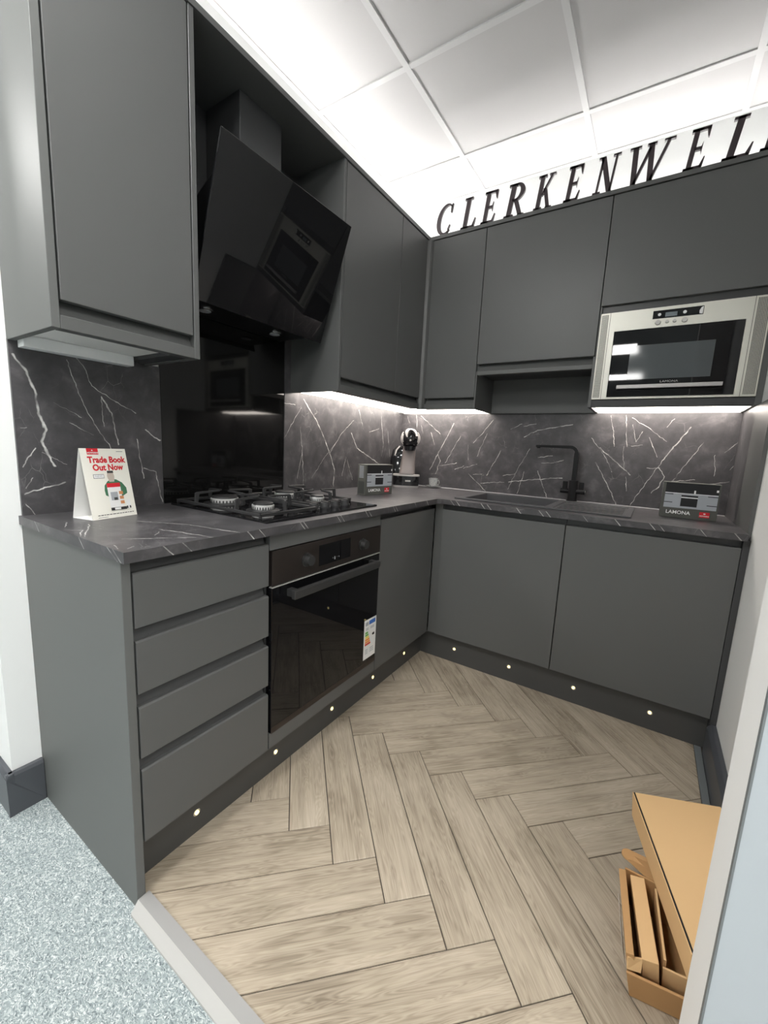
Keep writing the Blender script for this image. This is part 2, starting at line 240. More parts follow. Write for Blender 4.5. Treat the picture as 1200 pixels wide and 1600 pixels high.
# ---------------------------------------------------------------- mesh helpers
class MB:
    """collects shapes given in world coordinates"""
    def __init__(s): s.v = []; s.f = []
    def add(s, vs, fs):
        o = len(s.v); s.v += [tuple(v) for v in vs]; s.f += [tuple(i+o for i in f) for f in fs]; return s
    def box(s, x0, x1, y0, y1, z0, z1):
        return s.add([(x0, y0, z0), (x1, y0, z0), (x1, y1, z0), (x0, y1, z0), (x0, y0, z1), (x1, y0, z1), (x1, y1, z1), (x0, y1, z1)],
                     [(0, 3, 2, 1), (4, 5, 6, 7), (0, 1, 5, 4), (1, 2, 6, 5), (2, 3, 7, 6), (3, 0, 4, 7)])
    def prism(s, poly, fr, d0, d1):
        O, U, V, N = fr; n = len(poly)
        a = [O+U*p[0]+V*p[1]+N*d0 for p in poly]; b = [O+U*p[0]+V*p[1]+N*d1 for p in poly]
        return s.add(a+b, [tuple(range(n))[::-1], tuple(range(n, 2*n))] + [(i, (i+1) % n, n+(i+1) % n, n+i) for i in range(n)])
    def cyl(s, c, ax, r, h, n=24, r1=None):
        ax = Vector(ax).normalized(); t = Vector((0, 0, 1)) if abs(ax.z) < .9 else Vector((1, 0, 0))
        U = ax.cross(t).normalized(); V = ax.cross(U); c = Vector(c); r1 = r if r1 is None else r1
        a = [c+U*r*math.cos(2*math.pi*i/n)+V*r*math.sin(2*math.pi*i/n) for i in range(n)]
        b = [c+ax*h+U*r1*math.cos(2*math.pi*i/n)+V*r1*math.sin(2*math.pi*i/n) for i in range(n)]
        return s.add(a+b, [tuple(range(n))[::-1], tuple(range(n, 2*n))] + [(i, (i+1) % n, n+(i+1) % n, n+i) for i in range(n)])
    def lathe(s, c, prof, n=32):
        c = Vector(c); vs = []; fs = []; m = len(prof)
        for i in range(n):
            a = 2*math.pi*i/n
            for r, z in prof: vs.append(c+Vector((r*math.cos(a), r*math.sin(a), z)))
        for i in range(n):
            for j in range(m-1):
                k = (i+1) % n; fs.append((i*m+j, k*m+j, k*m+j+1, i*m+j+1))
        return s.add(vs, fs)
    def loft(s, rings):
        n = len(rings[0]); vs = [p for r in rings for p in r]; fs = []
        for j in range(len(rings)-1):
            for i in range(n): fs.append((j*n+i, j*n+(i+1) % n, (j+1)*n+(i+1) % n, (j+1)*n+i))
        fs += [tuple(range(n))[::-1], tuple(range((len(rings)-1)*n, len(rings)*n))]
        return s.add(vs, fs)
    def cells(s, xs, ys, keep, z0, z1):
        """slab made of the kept grid cells, walls only round the outline and the holes"""
        nx, ny = len(xs)-1, len(ys)-1; K = lambda i, j: 0 <= i < nx and 0 <= j < ny and keep(i, j)
        for i in range(nx):
            for j in range(ny):
                if not K(i, j): continue
                a, b, c, d = xs[i], xs[i+1], ys[j], ys[j+1]
                s.add([(a, c, z1), (b, c, z1), (b, d, z1), (a, d, z1)], [(0, 1, 2, 3)])
                s.add([(a, c, z0), (b, c, z0), (b, d, z0), (a, d, z0)], [(3, 2, 1, 0)])
                if not K(i-1, j): s.add([(a, c, z0), (a, d, z0), (a, d, z1), (a, c, z1)], [(3, 2, 1, 0)])
                if not K(i+1, j): s.add([(b, c, z0), (b, d, z0), (b, d, z1), (b, c, z1)], [(0, 1, 2, 3)])
                if not K(i, j-1): s.add([(a, c, z0), (b, c, z0), (b, c, z1), (a, c, z1)], [(0, 1, 2, 3)])
                if not K(i, j+1): s.add([(a, d, z0), (b, d, z0), (b, d, z1), (a, d, z1)], [(3, 2, 1, 0)])
        return s
    def build(s, name, m, parent=None, bevel=0, seg=2, smooth=False, label=None, kind=None, loc=None):
        org = Vector((0, 0, 0))
        if parent is not None: org = Vector(parent.get('_o', (0, 0, 0)))
        elif loc is not None: org = Vector(loc)
        me = bpy.data.meshes.new(name); me.from_pydata([tuple(Vector(v)-org) for v in s.v], [], s.f)
        bm = bmesh.new(); bm.from_mesh(me)
        bmesh.ops.remove_doubles(bm, verts=bm.verts, dist=1e-6)
        if bevel:
            es = [e for e in bm.edges if len(e.link_faces) == 2 and e.calc_face_angle(0) > .6]
            bmesh.ops.bevel(bm, geom=es, offset=bevel, segments=seg, profile=.6, affect='EDGES', clamp_overlap=True)
        bmesh.ops.recalc_face_normals(bm, faces=bm.faces)
        bm.to_mesh(me); bm.free()
        me.materials.append(M[m])
        if smooth:
            for p in me.polygons: p.use_smooth = True
            try: me.set_sharp_from_angle(angle=math.radians(40))
            except Exception: pass
        o = bpy.data.objects.new(name, me); COL.objects.link(o)
        if parent is not None:
            o.parent = parent; o['_o'] = tuple(org)
        else:
            o.location = org; o['_o'] = tuple(org)
        if label: o['label'] = label
        if kind: o['kind'] = kind
        return o
def B(*a): return MB().box(*a)
def thing(name, label, cat, loc, group=None):
    o = bpy.data.objects.new(name, None); COL.objects.link(o); o.location = loc; o['_o'] = tuple(loc)
    o.empty_display_size = .05
    return tag(o, label, cat, group)
def tag(o, label, cat, group=None):
    o['label'] = label; o['category'] = cat
    if group: o['group'] = group
    return o
def struct(o, label=None):
    o['kind'] = 'structure'
    if label: o['label'] = label
    return o
def frame(O, U, V):
    U = Vector(U).normalized(); V = Vector(V).normalized(); return (Vector(O), U, V, U.cross(V))
def text_mesh(txt, size, fr, d, align='CENTER', bold=0.0, sx=1.0):
    cu = bpy.data.curves.new('t', 'FONT'); cu.body = txt; cu.size = size; cu.align_x = align; cu.offset = bold; cu.resolution_u = 3
    ob = bpy.data.objects.new('t', cu); COL.objects.link(ob)
    bpy.context.view_layer.update()
    me = bpy.data.meshes.new_from_object(ob.evaluated_get(bpy.context.evaluated_depsgraph_get()))
    O, U, V, N = fr; mb = MB()
    mb.add([O+U*v.co.x*sx+V*v.co.y+N*d for v in me.vertices], [tuple(p.vertices) for p in me.polygons])
    bpy.data.objects.remove(ob); bpy.data.curves.remove(cu); bpy.data.meshes.remove(me)
    return mb
def rect(x0, x1, y0, y1): return [(x0, y0), (x1, y0), (x1, y1), (x0, y1)]
def flat(poly, fr, d):
    O, U, V, N = fr; return MB().add([O+U*a+V*b+N*d for a, b in poly], [tuple(range(len(poly)))])

ZW, ZB, XF, XW, XP, YP, R = .887, .862, .578, .606, .526, -.542, 1.822
D, ZC, ZT = .304, 1.369, 2.306
ZCEIL = 2.645; ZK = -.025

# ---------------------------------------------------------------- the setting
# showroom floor outside the bay, walls, ceiling
fv = MB().box(-4, 6, -10, -2.10, -.06, ZK); fv.box(-4, -.3, -2.10, 1, -.06, ZK)
struct(fv.build('floor_vinyl', 'vinyl'), 'pale blue grey flecked vinyl floor outside the kitchen bay')
floor = struct(B(0, 2.3, -2.1, 0, -.06, -.003).build('floor', 'subfloor'), 'grey oak herringbone plank floor of the kitchen bay')
struct(B(-.3, 0, -2.18, .12, -.06, 2.70).build('wall_left', 'wall'), 'white wall behind the hob run')
struct(B(0, 2.3, 0, .12, -.06, 2.70).build('wall_back', 'wall'), 'white wall behind the sink run')
struct(B(1.835, 2.3, -1.75, 0, -.06, 2.70).build('wall_right', 'wall'), 'white wall at the right end of the sink run')
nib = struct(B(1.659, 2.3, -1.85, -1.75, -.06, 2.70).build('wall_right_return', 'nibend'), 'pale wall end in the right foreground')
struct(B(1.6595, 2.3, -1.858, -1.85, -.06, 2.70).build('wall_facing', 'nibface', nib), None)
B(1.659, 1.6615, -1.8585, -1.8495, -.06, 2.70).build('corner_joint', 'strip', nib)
struct(MB().box(-4, 6, -10.1, -10, -.06, 2.7).build('wall_showroom_front', 'wall'))
struct(MB().box(-4.1, -4, -10, 1, -.06, 2.7).build('wall_showroom_left', 'wall'))
struct(MB().box(6, 6.1, -10, 1, -.06, 2.7).build('wall_showroom_right', 'wall'))
struct(MB().box(2.3, 6, -1.85, -1.75, -.06, 2.7).build('wall_showroom_side', 'wall'))
struct(MB().box(-4, -.3, 1, 1.1, -.06, 2.7).build('wall_showroom_back', 'wall'))
ceil = struct(B(-4, 6, -10, 1.1, ZCEIL+.014, 2.75).build('ceiling', 'void'), 'suspended white tile ceiling')
PX = .585; gx = [.48+PX*i for i in range(-1, 5)]; gy = [-.325-PX*i for i in range(-1, 6)]
tcache = {}
for i in range(len(gx)-1):
    for j in range(len(gy)-1):
        a, b = max(gx[i], .004), min(gx[i+1], 1.83); c, d = gy[j+1], min(gy[j], -.004)
        if b-a < .03 or d-c < .03: continue
        B(a+.004, b-.004, c+.004, d-.004, ZCEIL+.004, ZCEIL+.014).build('ceiling_tile', 'tile', ceil)
for x in gx:
    if .01 < x < 1.82: B(x-.012, x+.012, gy[-1], -.001, ZCEIL-.002, ZCEIL+.006).build('tee_bar', 'tbar', ceil)
for y in gy:
    if y < -.01: B(.001, 1.834 if y > -1.7 else 1.65, y-.012, y+.012, ZCEIL-.0015, ZCEIL+.0065).build('tee_bar', 'tbar', ceil)
B(.0005, .02, -2.17, -.0005, ZCEIL-.002, ZCEIL+.004).build('wall_angle', 'tbar', ceil)
B(.0005, 1.834, -.02, -.0005, ZCEIL-.0022, ZCEIL+.004).build('wall_angle', 'tbar', ceil)
# showroom light panels (ceiling lamps the glossy fronts mirror)
lamp_spots = [(.85, -4.9, 'ceiling light panel nearest behind the camera on the centre line'), (.85, -7.1, 'ceiling light panel in the second row on the centre line'),
              (-1.6, -4.9, 'ceiling light panel in the near row towards the left'), (3.3, -4.9, 'ceiling light panel in the near row towards the right'),
              (-1.6, -7.1, 'ceiling light panel in the far row towards the left'), (3.3, -7.1, 'ceiling light panel in the far row towards the right'),
              (-1.6, -2.9, 'ceiling light panel left of the kitchen bay'), (4.2, -3.0, 'ceiling light panel right of the kitchen bay'), (.6, -2.55, 'ceiling light panel over the open front of the kitchen bay'), (2.2, -2.75, 'ceiling light panel outside the bay in front of the right wall end')]
for x, y, lb in lamp_spots:
    t = thing('ceiling_light', lb, 'ceiling light', (x, y, ZCEIL+.014), 'showroom ceiling light panels')
    B(x-.3, x+.3, y-.3, y+.3, ZCEIL-.002, ZCEIL+.014).build('lamp_frame', 'tbar', t)
    B(x-.285, x+.285, y-.285, y+.285, ZCEIL-.005, ZCEIL-.002).build('diffuser', 'panel', t)

# herringbone planks
PW, PL = .1197, .6145; s2 = 1/math.sqrt(2)
U_, V_ = Vector((s2, s2)), Vector((s2, -s2)); O_ = Vector((1.066, -1.2395))
def clip(poly, ax, val, keep_less):
    out = []
    for a, b in zip(poly, poly[1:]+poly[:1]):
        ia = (a[ax] <= val) if keep_less else (a[ax] >= val); ib = (b[ax] <= val) if keep_less else (b[ax] >= val)
        if ia: out.append(a)
        if ia != ib:
            t = (val-a[ax])/(b[ax]-a[ax]); out.append((a[0]+t*(b[0]-a[0]), a[1]+t*(b[1]-a[1])))
    return out
def plank(u0, u1, v0, v1, along_u):
    g = .0014; w = [O_+U_*u+V_*v for u, v in ((u0+g, v0+g), (u1-g, v0+g), (u1-g, v1-g), (u0+g, v1-g))]
    poly = [(p.x, p.y) for p in w]; ctr = (O_+U_*(u0+u1)/2+V_*(v0+v1)/2)
    for ax, val, less in ((0, .50, False), (0, 1.782, True), (1, -2.085, False), (1, -.515, True)):
        poly = clip(poly, ax, val, less)
        if len(poly) < 3: return
    area = abs(sum(a[0]*b[1]-b[0]*a[1] for a, b in zip(poly, poly[1:]+poly[:1])))/2
    if area < 4e-4: return
    ang = math.pi/4 if along_u else -math.pi/4; ca, sa = math.cos(-ang), math.sin(-ang)
    loc = [((x-ctr.x)*ca-(y-ctr.y)*sa, (x-ctr.x)*sa+(y-ctr.y)*ca) for x, y in poly]
    n = len(loc); me = bpy.data.meshes.new('plank')
    dz = random.uniform(-.0003, .0003)
    if sum(a[0]*b[1]-b[0]*a[1] for a, b in zip(loc, loc[1:]+loc[:1])) < 0: loc = loc[::-1]
    cx = sum(p[0] for p in loc)/n; cy = sum(p[1] for p in loc)/n
    me.from_pydata([(x, y, -.004) for x, y in loc]+[(x, y, -.0012) for x, y in loc]+[(x+(cx-x)*.012/max(.05, math.hypot(cx-x, cy-y)*8), y+(cy-y)*.012/max(.05, math.hypot(cx-x, cy-y)*8), dz) for x, y in loc], [],
                   [tuple(range(2*n, 3*n))]+[(i, (i+1) % n, n+(i+1) % n, n+i) for i in range(n)]+[(n+i, n+(i+1) % n, 2*n+(i+1) % n, 2*n+i) for i in range(n)])
    me.materials.append(M['wood']); o = bpy.data.objects.new('plank', me); COL.objects.link(o)
    o.parent = floor; o.location = (ctr.x, ctr.y, 0); o.rotation_euler = (0, 0, ang)
for q in range(-3, 4):
    for k in range(-14, 15):
        du, dv = q*PL, -q*PL
        plank(k*PW+du, k*PW+PL+du, k*PW+dv, (k+1)*PW+dv, True)
        plank(k*PW+PL+du, (k+1)*PW+PL+du, (k+1)*PW-PL+dv, (k+1)*PW+dv, False)

# skirtings, threshold, edging
fx = frame((0, 0, 0), (0, 1, 0), (0, 0, 1))
sk = MB(); prof = [(0, ZK), (.018, ZK), (.018, .102), (.012, .113), (0, .113)]
sk.prism([(p[0], p[1]) for p in prof], (Vector((0, 0, 0)), Vector((1, 0, 0)), Vector((0, 0, 1)), Vector((0, 1, 0))), -2.198, -2.1075)
sk.prism([(p[0], p[1]) for p in prof], (Vector((0, -2.18, 0)), Vector((0, -1, 0)), Vector((0, 0, 1)), Vector((1, 0, 0))), -.3, .018)
struct(sk.build('baseboard_left', 'skirt', bevel=.0015, seg=1), 'charcoal skirting round the left wall end')
sk = MB(); sk.prism([(0, 0), (-.028, 0), (-.028, .115), (-.016, .13), (0, .13)], (Vector((1.8348, 0, 0)), Vector((1, 0, 0)), Vector((0, 0, 1)), Vector((0, 1, 0))), -1.749, -.58)
struct(sk.build('baseboard_right', 'skirt', bevel=.002, seg=1), 'charcoal skirting along the right wall')
struct(B(1.783, 1.806, -1.749, -.545, -.003, .004).build('trim_1', 'strip', bevel=.002), 'grey edging strip along the right skirting')
th = MB(); th.prism([(-2.083, 0), (-2.083, .004), (-2.106, .004), (-2.124, -.018), (-2.124, ZK), (-2.101, ZK)], (Vector((.5785, 0, 0)), Vector((0, 1, 0)), Vector((0, 0, 1)), Vector((1, 0, 0))), 0, 1.72)
tr = struct(th.build('trim_2', 'alu'), 'aluminium threshold strip between plank floor and vinyl')
B(.5785, 2.29, -2.1055, -2.079, .0035, .0046).build('top_face', 'alu_dull', tr)

# ---------------------------------------------------------------- base units, hob run
t = thing('drawer_unit', 'four-drawer base unit with dark grey handleless fronts at the open left end', 'drawer unit', (.28, -1.9, 0))
B(.02, .548, -2.0865, -1.697, .15, .8615).build('body', 'carcass', t)
B(.001, XF, -2.107, -2.087, ZK, .8615).build('end_panel', 'cab_end', t, bevel=.001, seg=1)
for z0, z1 in ((.700, .830), (.539, .669), (.374, .506), (.147, .343)):
    p = [(0, z0), (0, z1-.004), (-.004, z1), (-.019, z1), (-.019, z0)]
    MB().prism([(a, b) for a, b in p], (Vector((XF, 0, 0)), Vector((1, 0, 0)), Vector((0, 0, 1)), Vector((0, 1, 0))), -2.083, -1.698).build('drawer_front', 'cab', t, bevel=.0008, seg=1)
for z0, z1 in ((.830, .8615), (.669, .700), (.506, .539), (.343, .374)):
    MB().prism([(-.022, z0-.01), (-.010, z0-.01), (-.026, z1-.001), (-.032, z1-.001)], (Vector((XF, 0, 0)), Vector((1, 0, 0)), Vector((0, 0, 1)), Vector((0, 1, 0))), -2.086, -1.704).build('finger_rail', 'rail', t)

t = thing('oven_cabinet', 'oven housing base unit with slim grey filler panels above and below the oven', 'cabinet', (.28, -1.39, 0))
B(.02, .555, -1.6955, -1.684, .15, .8615).build('side_panel', 'carcass', t)
B(.02, .555, -1.106, -1.0945, .15, .8615).build('side_panel', 'carcass', t)
B(.02, .555, -1.684, -1.106, .15, .165).build('bottom_panel', 'carcass', t)
B(.556, XF, -1.694, -1.096, .8085, .8615).build('filler_panel', 'cab', t, bevel=.001, seg=1)
B(.556, XF, -1.694, -1.096, .147, .2005).build('filler_panel', 'cab', t, bevel=.001, seg=1)

t = thing('oven', 'built-in black glass single oven under the hob with bronze-black control panel', 'oven', (.3, -1.39, .165))
B(.05, .5550, -1.68, -1.11, .168, .80).build('oven_body', 'black', t)
cp = B(.5565, .584, -1.690, -1.100, .697, .8065).build('control_panel', 'bsteel', t, bevel=.0015)
B(.584, .5848, -1.482, -1.307, .716, .789).build('display', 'bglass', cp)
fo = frame((.5849, -1.395, .728), (0, 1, 0), (0, 0, 1))
text_mesh('◦ :  ▫', .012, fo, .0006).build('display_symbols', 'white', cp)
flat(rect(-.006, -.001, -.004, .008), fo, .0004).build('display_symbols', 'lgrey', cp)
flat(rect(.018, .022, .001, .005), fo, .0004).build('display_symbols', 'lgrey', cp)
for y in (-1.543, -1.231):
    k = MB().cyl((.584, y, .752), (1, 0, 0), .023, .006, 32); k.cyl((.590, y, .752), (1, 0, 0), .0185, .018, 32, .0165)
    k.build('control_knob', 'hsteel', t, smooth=True)
dr = B(.5565, .582, -1.690, -1.100, .2015, .690).build('oven_door', 'bglass', t, bevel=.002)
B(.5822, .5826, -1.690, -1.100, .2015, .222).build('door_trim', 'bsteel', dr)
B(.570, .584, -1.690, -1.100, .6905, .6935).build('door_edge', 'alu', dr)
B(.610, .626, -1.635, -1.155, .648, .676).build('handle', 'hsteel', dr, bevel=.003)
for y in (-1.628, -1.178): B(.5818, .612, y, y+.022, .650, .674).build('handle_mount', 'hsteel', dr, bevel=.002)
# energy label stuck to the door
lb = B(.5828, .5834, -1.190, -1.103, .238, .414).build('energy_label', 'white', t, label='white energy rating label')
fo = frame((.5834, -1.190, .238), (0, 1, 0), (0, 0, 1))
flat(rect(.034, .08, .150, .168), fo, .0003).build('label_header', 'blue', lb)
flat(rect(.008, .030, .150, .166), fo, .0003).build('label_emblem', 'lgrey', lb)
for i, c in enumerate(('eg', 'eg', 'ey', 'eo', 'eo', 'er')):
    z = .114-.0105*i; wd = .018+.004*i
    flat([(.008, z), (.008+wd, z), (.012+wd, z+.0045), (.008+wd, z+.009), (.008, z+.009)], fo, .0003).build('rating_arrow', c, lb)
flat([(.058, .1), (.063, .0945), (.076, .0945), (.076, .1055), (.063, .1055)], fo, .0003).build('rating_mark', 'ink', lb)
for z in (.136, .130, .04, .032, .024): flat(rect(.012, .03, z, z+.003), fo, .0003).build('label_text', 'lgrey', lb); flat(rect(.044, .072, z, z+.003), fo, .0003).build('label_text', 'lgrey', lb)

t = thing('corner_cabinet', 'narrow dark grey base unit door between oven and inner corner', 'cabinet', (.28, -.84, 0))
B(.02, .555, -1.094, -.60, .15, .8615).build('body', 'carcass', t)
B(.5555, XF, -1.092, -.582, .147, .831).build('door', 'cab', t, bevel=.0015)
B(.540, .5556, -1.092, -.58, .831, .8615).build('finger_rail', 'rail', t)

# ---------------------------------------------------------------- base units, sink run
def door_y(x0, x1, z0, z1, y, par, m='cab'): return B(x0, x1, y, y+.0205, z0, z1).build('door', m, par, bevel=.0015)
t = thing('sink_cabinet', 'dark grey base unit under the sink bowl, left of the two wide doors', 'cabinet', (.9, -.3, 0))
bo = MB(); bo.box(.60, .615, -.5545, -.02, .15, .8615); bo.box(1.20, 1.215, -.5545, -.02, .15, .8615); bo.box(.615, 1.20, -.5545, -.02, .15, .165); bo.box(.615, 1.2, -.035, -.02, .165, .8615)
bo.build('body', 'carcass', t)
door_y(.622, 1.2140, .147, .831, -XF, t)
B(.5785, .6205, -.572, -.555, .147, .8615).build('corner_post', 'cab', t)
B(.6207, 1.2148, -.556, -.540, .831, .8615).build('finger_rail', 'rail', t)
t = thing('base_cabinet', 'dark grey base unit at the right end, below the printed carton', 'cabinet', (1.52, -.3, 0))
B(1.2175, 1.8135, -.5545, -.02, .15, .8615).build('body', 'carcass', t)
door_y(1.2180, 1.8125, .147, .831, -XF, t)
B(1.2175, 1.8125, -.556, -.540, .831, .8615).build('finger_rail', 'rail', t)
B(1.8143, 1.8343, -XF, -.02, 0, .8615).build('end_panel', 'carcass', t)

# ---------------------------------------------------------------- plinths with spots
pl = B(.508, XP, -2.0865, YP, 0, .1465).build('plinth_board', 'plinth', loc=(.517, -1.3, 0)); tag(pl, 'grey plinth board along the floor under the hob run', 'plinth')
pb = B(.508, 1.8138, YP+.0004, -.524, 0, .1465).build('plinth_board', 'plinth', loc=(1.17, -.533, 0)); tag(pb, 'grey plinth board along the floor under the sink run', 'plinth')
def spot(c, ax, lb, grp):
    t = thing('plinth_light', lb, 'plinth light', c, grp)
    c = Vector(c); ax = Vector(ax)
    MB().cyl(c, ax, .0105, .0018, 20).build('ring', 'chrome', t)
    MB().cyl(c+ax*.0018, ax, .0065, .0016, 16).build('lens', 'spot', t)
ordn = ['nearest the open end', 'second from the open end', 'middle of five', 'fourth from the open end', 'nearest the inner corner']
for i, y in enumerate((-1.916, -1.619, -1.318, -1.023, -.733)):
    spot((XP, y, .065), (1, 0, 0), 'small warm plinth spot under the hob run, ' + ordn[i], 'plinth lights')
ordn = ['nearest the inner corner', 'second from the inner corner', 'third from the inner corner', 'nearest the right wall']
for i, x in enumerate((.73, 1.025, 1.324, 1.623)):
    spot((x, YP, .077), (0, -1, 0), 'small warm plinth spot under the sink run, ' + ordn[i], 'plinth lights')

# ---------------------------------------------------------------- worktop
xs = [.0005, .595, .606, .66+.035, 1.105, R]; ys = [-2.112, -.606, -.49, -.135, -.0005]
xs = [.0005, .606, .695, 1.105, R]; ys = [-2.112, -.606, -.49, -.135, -.0005]
wt = MB().cells(xs, ys, lambda i, j: (i == 0 or j >= 1) and not (i == 2 and j == 2), ZB, ZW)
wt.prism([(.605, -.605), (.625, -.605), (.605, -.625)], (Vector((0, 0, 0)), Vector((1, 0, 0)), Vector((0, 1, 0)), Vector((0, 0, 1))), ZB, ZW)
wt = wt.build('worktop', 'marbleW'); wt.data.materials.append(M['marbleE'])
for p_ in wt.data.polygons: p_.material_index = 0 if abs(p_.normal.z) > .5 else 1
tag(wt, 'L-shaped black marble-effect worktop with white veins', 'worktop')

# ---------------------------------------------------------------- splashbacks
o = B(.0005, .010, -2.105, -1.6965, ZW, 1.372).build('splashback_panel', 'marbleA'); tag(o, 'black marble splashback panel at the left end behind the tent card', 'splashback')
o = B(.0005, .010, -1.106, -.0005, ZW, 1.62).build('splashback_panel', 'marbleB'); tag(o, 'black marble splashback panel between black glass and inner corner', 'splashback')
o = MB().cells([.0105, .75, 1.225, R-.0005], [-.010, -.0005], lambda i, j: True, ZW, ZC+.0005).build('splashback_panel', 'marbleC')
o.data.materials.append(M['marbleC1']); o.data.materials.append(M['marbleC2'])
for p_ in o.data.polygons: p_.material_index = 0 if p_.center.x < .75 else (1 if p_.center.x < 1.225 else 2)
o = o; tag(o, 'long black marble splashback panel behind the tap', 'splashback')
o = B(R, 1.8345, -.30, -.0005, ZW, ZC).build('splashback_panel', 'marbleD'); tag(o, 'short black marble splashback return on the right wall', 'splashback')
o = B(R, 1.8345, -.566, -.3005, ZB, ZC).build('side_panel', 'cab'); tag(o, 'dark grey upright panel between worktop end and microwave unit', 'panel')
bd_ = MB().box(.0105, R-.001, -.0135, -.0102, ZW+.0001, ZW+.0034)  # thin pale strip along the back edge of the worktop
struct(bd_.build('trim_3', 'bead', bevel=.001, seg=1), 'thin pale bead between worktop and back splashback')
o = B(.0005, .0075, -1.695, -1.1075, ZW, 1.80).build('glass_splashback', 'sglass', bevel=.001, seg=1); tag(o, 'plain black glass splashback behind the hob', 'splashback')

# ---------------------------------------------------------------- wall units, hob run
def prism_y(mb, prof, y0, y1): return mb.prism(prof, (Vector((0, 0, 0)), Vector((1, 0, 0)), Vector((0, 0, 1)), Vector((0, 1, 0))), y0, y1)
t = thing('wall_cabinet', 'tall dark grey wall cabinet at the left end above the tent card', 'wall cabinet', (.15, -1.92, ZC))
B(.001, D, -2.105, -2.087, ZC, ZT-.0185).build('end_panel', 'cab_end', t, bevel=.001, seg=1)
B(.001, D, -1.748, -1.731, ZC, ZT-.0185).build('end_panel', 'cab', t, bevel=.001, seg=1)
B(.011, .262, -2.0865, -1.7485, 1.40, ZT-.0185).build('body', 'carcass', t)
B(.27, D, -2.0865, -1.7485, ZC, 1.400).build('bottom_rail', 'cab', t, bevel=.001, seg=1)
B(.283, D, -2.083, -1.752, 1.434, ZT-.022).build('door', 'cab', t, bevel=.0015)
prism_y(MB(), [(.263, 1.40), (.292, 1.40), (.264, 1.45), (.262, 1.45)], -2.086, -1.749).build('finger_rail', 'cab', t)
B(.011, .269, -2.0865, -1.80, 1.383, 1.3995).build('underside', 'whitepanel', t)
B(.011, .269, -1.7995, -1.7485, 1.372, 1.3995).build('underside', 'carcass', t)
o = B(.012, .055, -2.085, -1.803, 1.352, 1.3825).build('light_bar', 'whitebar', loc=(.035, -1.94, 1.3825), bevel=.002); tag(o, 'unlit white light bar under the left wall cabinet', 'light bar')

o = MB(); o.cells([.001, .30, 1.833], [-2.106, -.001-.30, -.001], lambda i, j: i == 0 or j == 1, ZT-.018, ZT)
o = MB(); o.cells([.001, D+.004, 1.8345], [-2.109, -D-.004, -.001], lambda i, j: i == 0 or j == 1, ZT-.018, ZT)
o = o.build('top_board', 'cab'); tag(o, 'L-shaped grey board capping all the wall cabinets', 'board')
o = B(.001, .012, -1.7305, -1.0715, 1.8005, ZT-.0185).build('niche_back', 'carcass', loc=(.006, -1.4, 1.8)); tag(o, 'dark back panel of the open niche around the cooker hood', 'panel')

t = thing('cooker_hood', 'angled black glass cooker hood hanging over the hob', 'cooker hood', (.1, -1.4, 1.58))
gdir = Vector((.15, 0, .43)).normalized(); gn = Vector((.43, 0, -.15)).normalized()
fr = (Vector((.222, -1.40, 1.568)), Vector((0, 1, 0)), gdir, Vector((0, 1, 0)).cross(gdir))
MB().prism(rect(-.298, .298, 0, .458), fr, -.004, .003).build('glass_panel', 'hglass', t, bevel=.0012, seg=1)
prism_y(MB(), [(.0125, 1.585), (.215, 1.585), (.335, 1.93), (.30, 1.945), (.0125, 1.80)], -1.66, -1.14).build('hood_body', 'black', t, bevel=.003)
B(.0125, .20, -1.5, -1.315, 1.79, ZT-.019).build('chimney', 'carcass', t, bevel=.001, seg=1)
for y in (-1.575, -1.25):
    MB().cyl((.098, y, 1.5849), (0, 0, -1), .030, .004, 28).build('lamp_ring', 'chrome', t)
    MB().cyl((.098, y, 1.5809), (0, 0, -1), .021, .001, 24).build('lamp_lens', 'lgrey', t)

t = thing('wall_cabinet', 'dark grey two-door wall cabinet between hood niche and inner corner', 'wall cabinet', (.15, -.7, ZC))
B(.0105, D, -1.071, -1.0545, ZC, ZT-.0185).build('end_panel', 'cab', t, bevel=.001, seg=1)
B(.0105, .262, -1.054, -.012, 1.40, ZT-.0185).build('body', 'carcass', t)
B(.26, D, -1.054, -.3245, ZC, 1.398).build('bottom_rail', 'cab', t, bevel=.001, seg=1)
B(.283, D, -1.052, -.6022, 1.43, ZT-.022).build('door', 'cab', t, bevel=.0015)
B(.283, D, -.5978, -.330, 1.43, ZT-.022).build('door', 'cab', t, bevel=.0015)
prism_y(MB(), [(.263, 1.398), (.292, 1.398), (.264, 1.45), (.262, 1.45)], -1.053, -.325).build('finger_rail', 'cab', t)
cpst = MB().prism([(.283, -.326), (.300, -.326), (.318, -.318), (.326, -.300), (.326, -.283), (.283, -.283)], (Vector((0, 0, 0)), Vector((1, 0, 0)), Vector((0, 1, 0)), Vector((0, 0, 1))), ZC, ZT-.0185)
cpst.build('corner_post', 'cab', t, bevel=.002)
B(.0105, .2595, -1.054, -.262, 1.388, 1.3995).build('underside', 'whitepanel', t)
def bar(bx, lb, c):
    o = bx.build('light_bar', 'ledbar', loc=c, bevel=.002); tag(o, lb, 'light bar', 'lit under-cabinet light bars')
bar(B(.030, .150, -1.050, -.152, 1.3745, 1.3875), 'lit warm light bar under the two-door wall cabinet beside the hood', (.036, -.55, 1.3875))

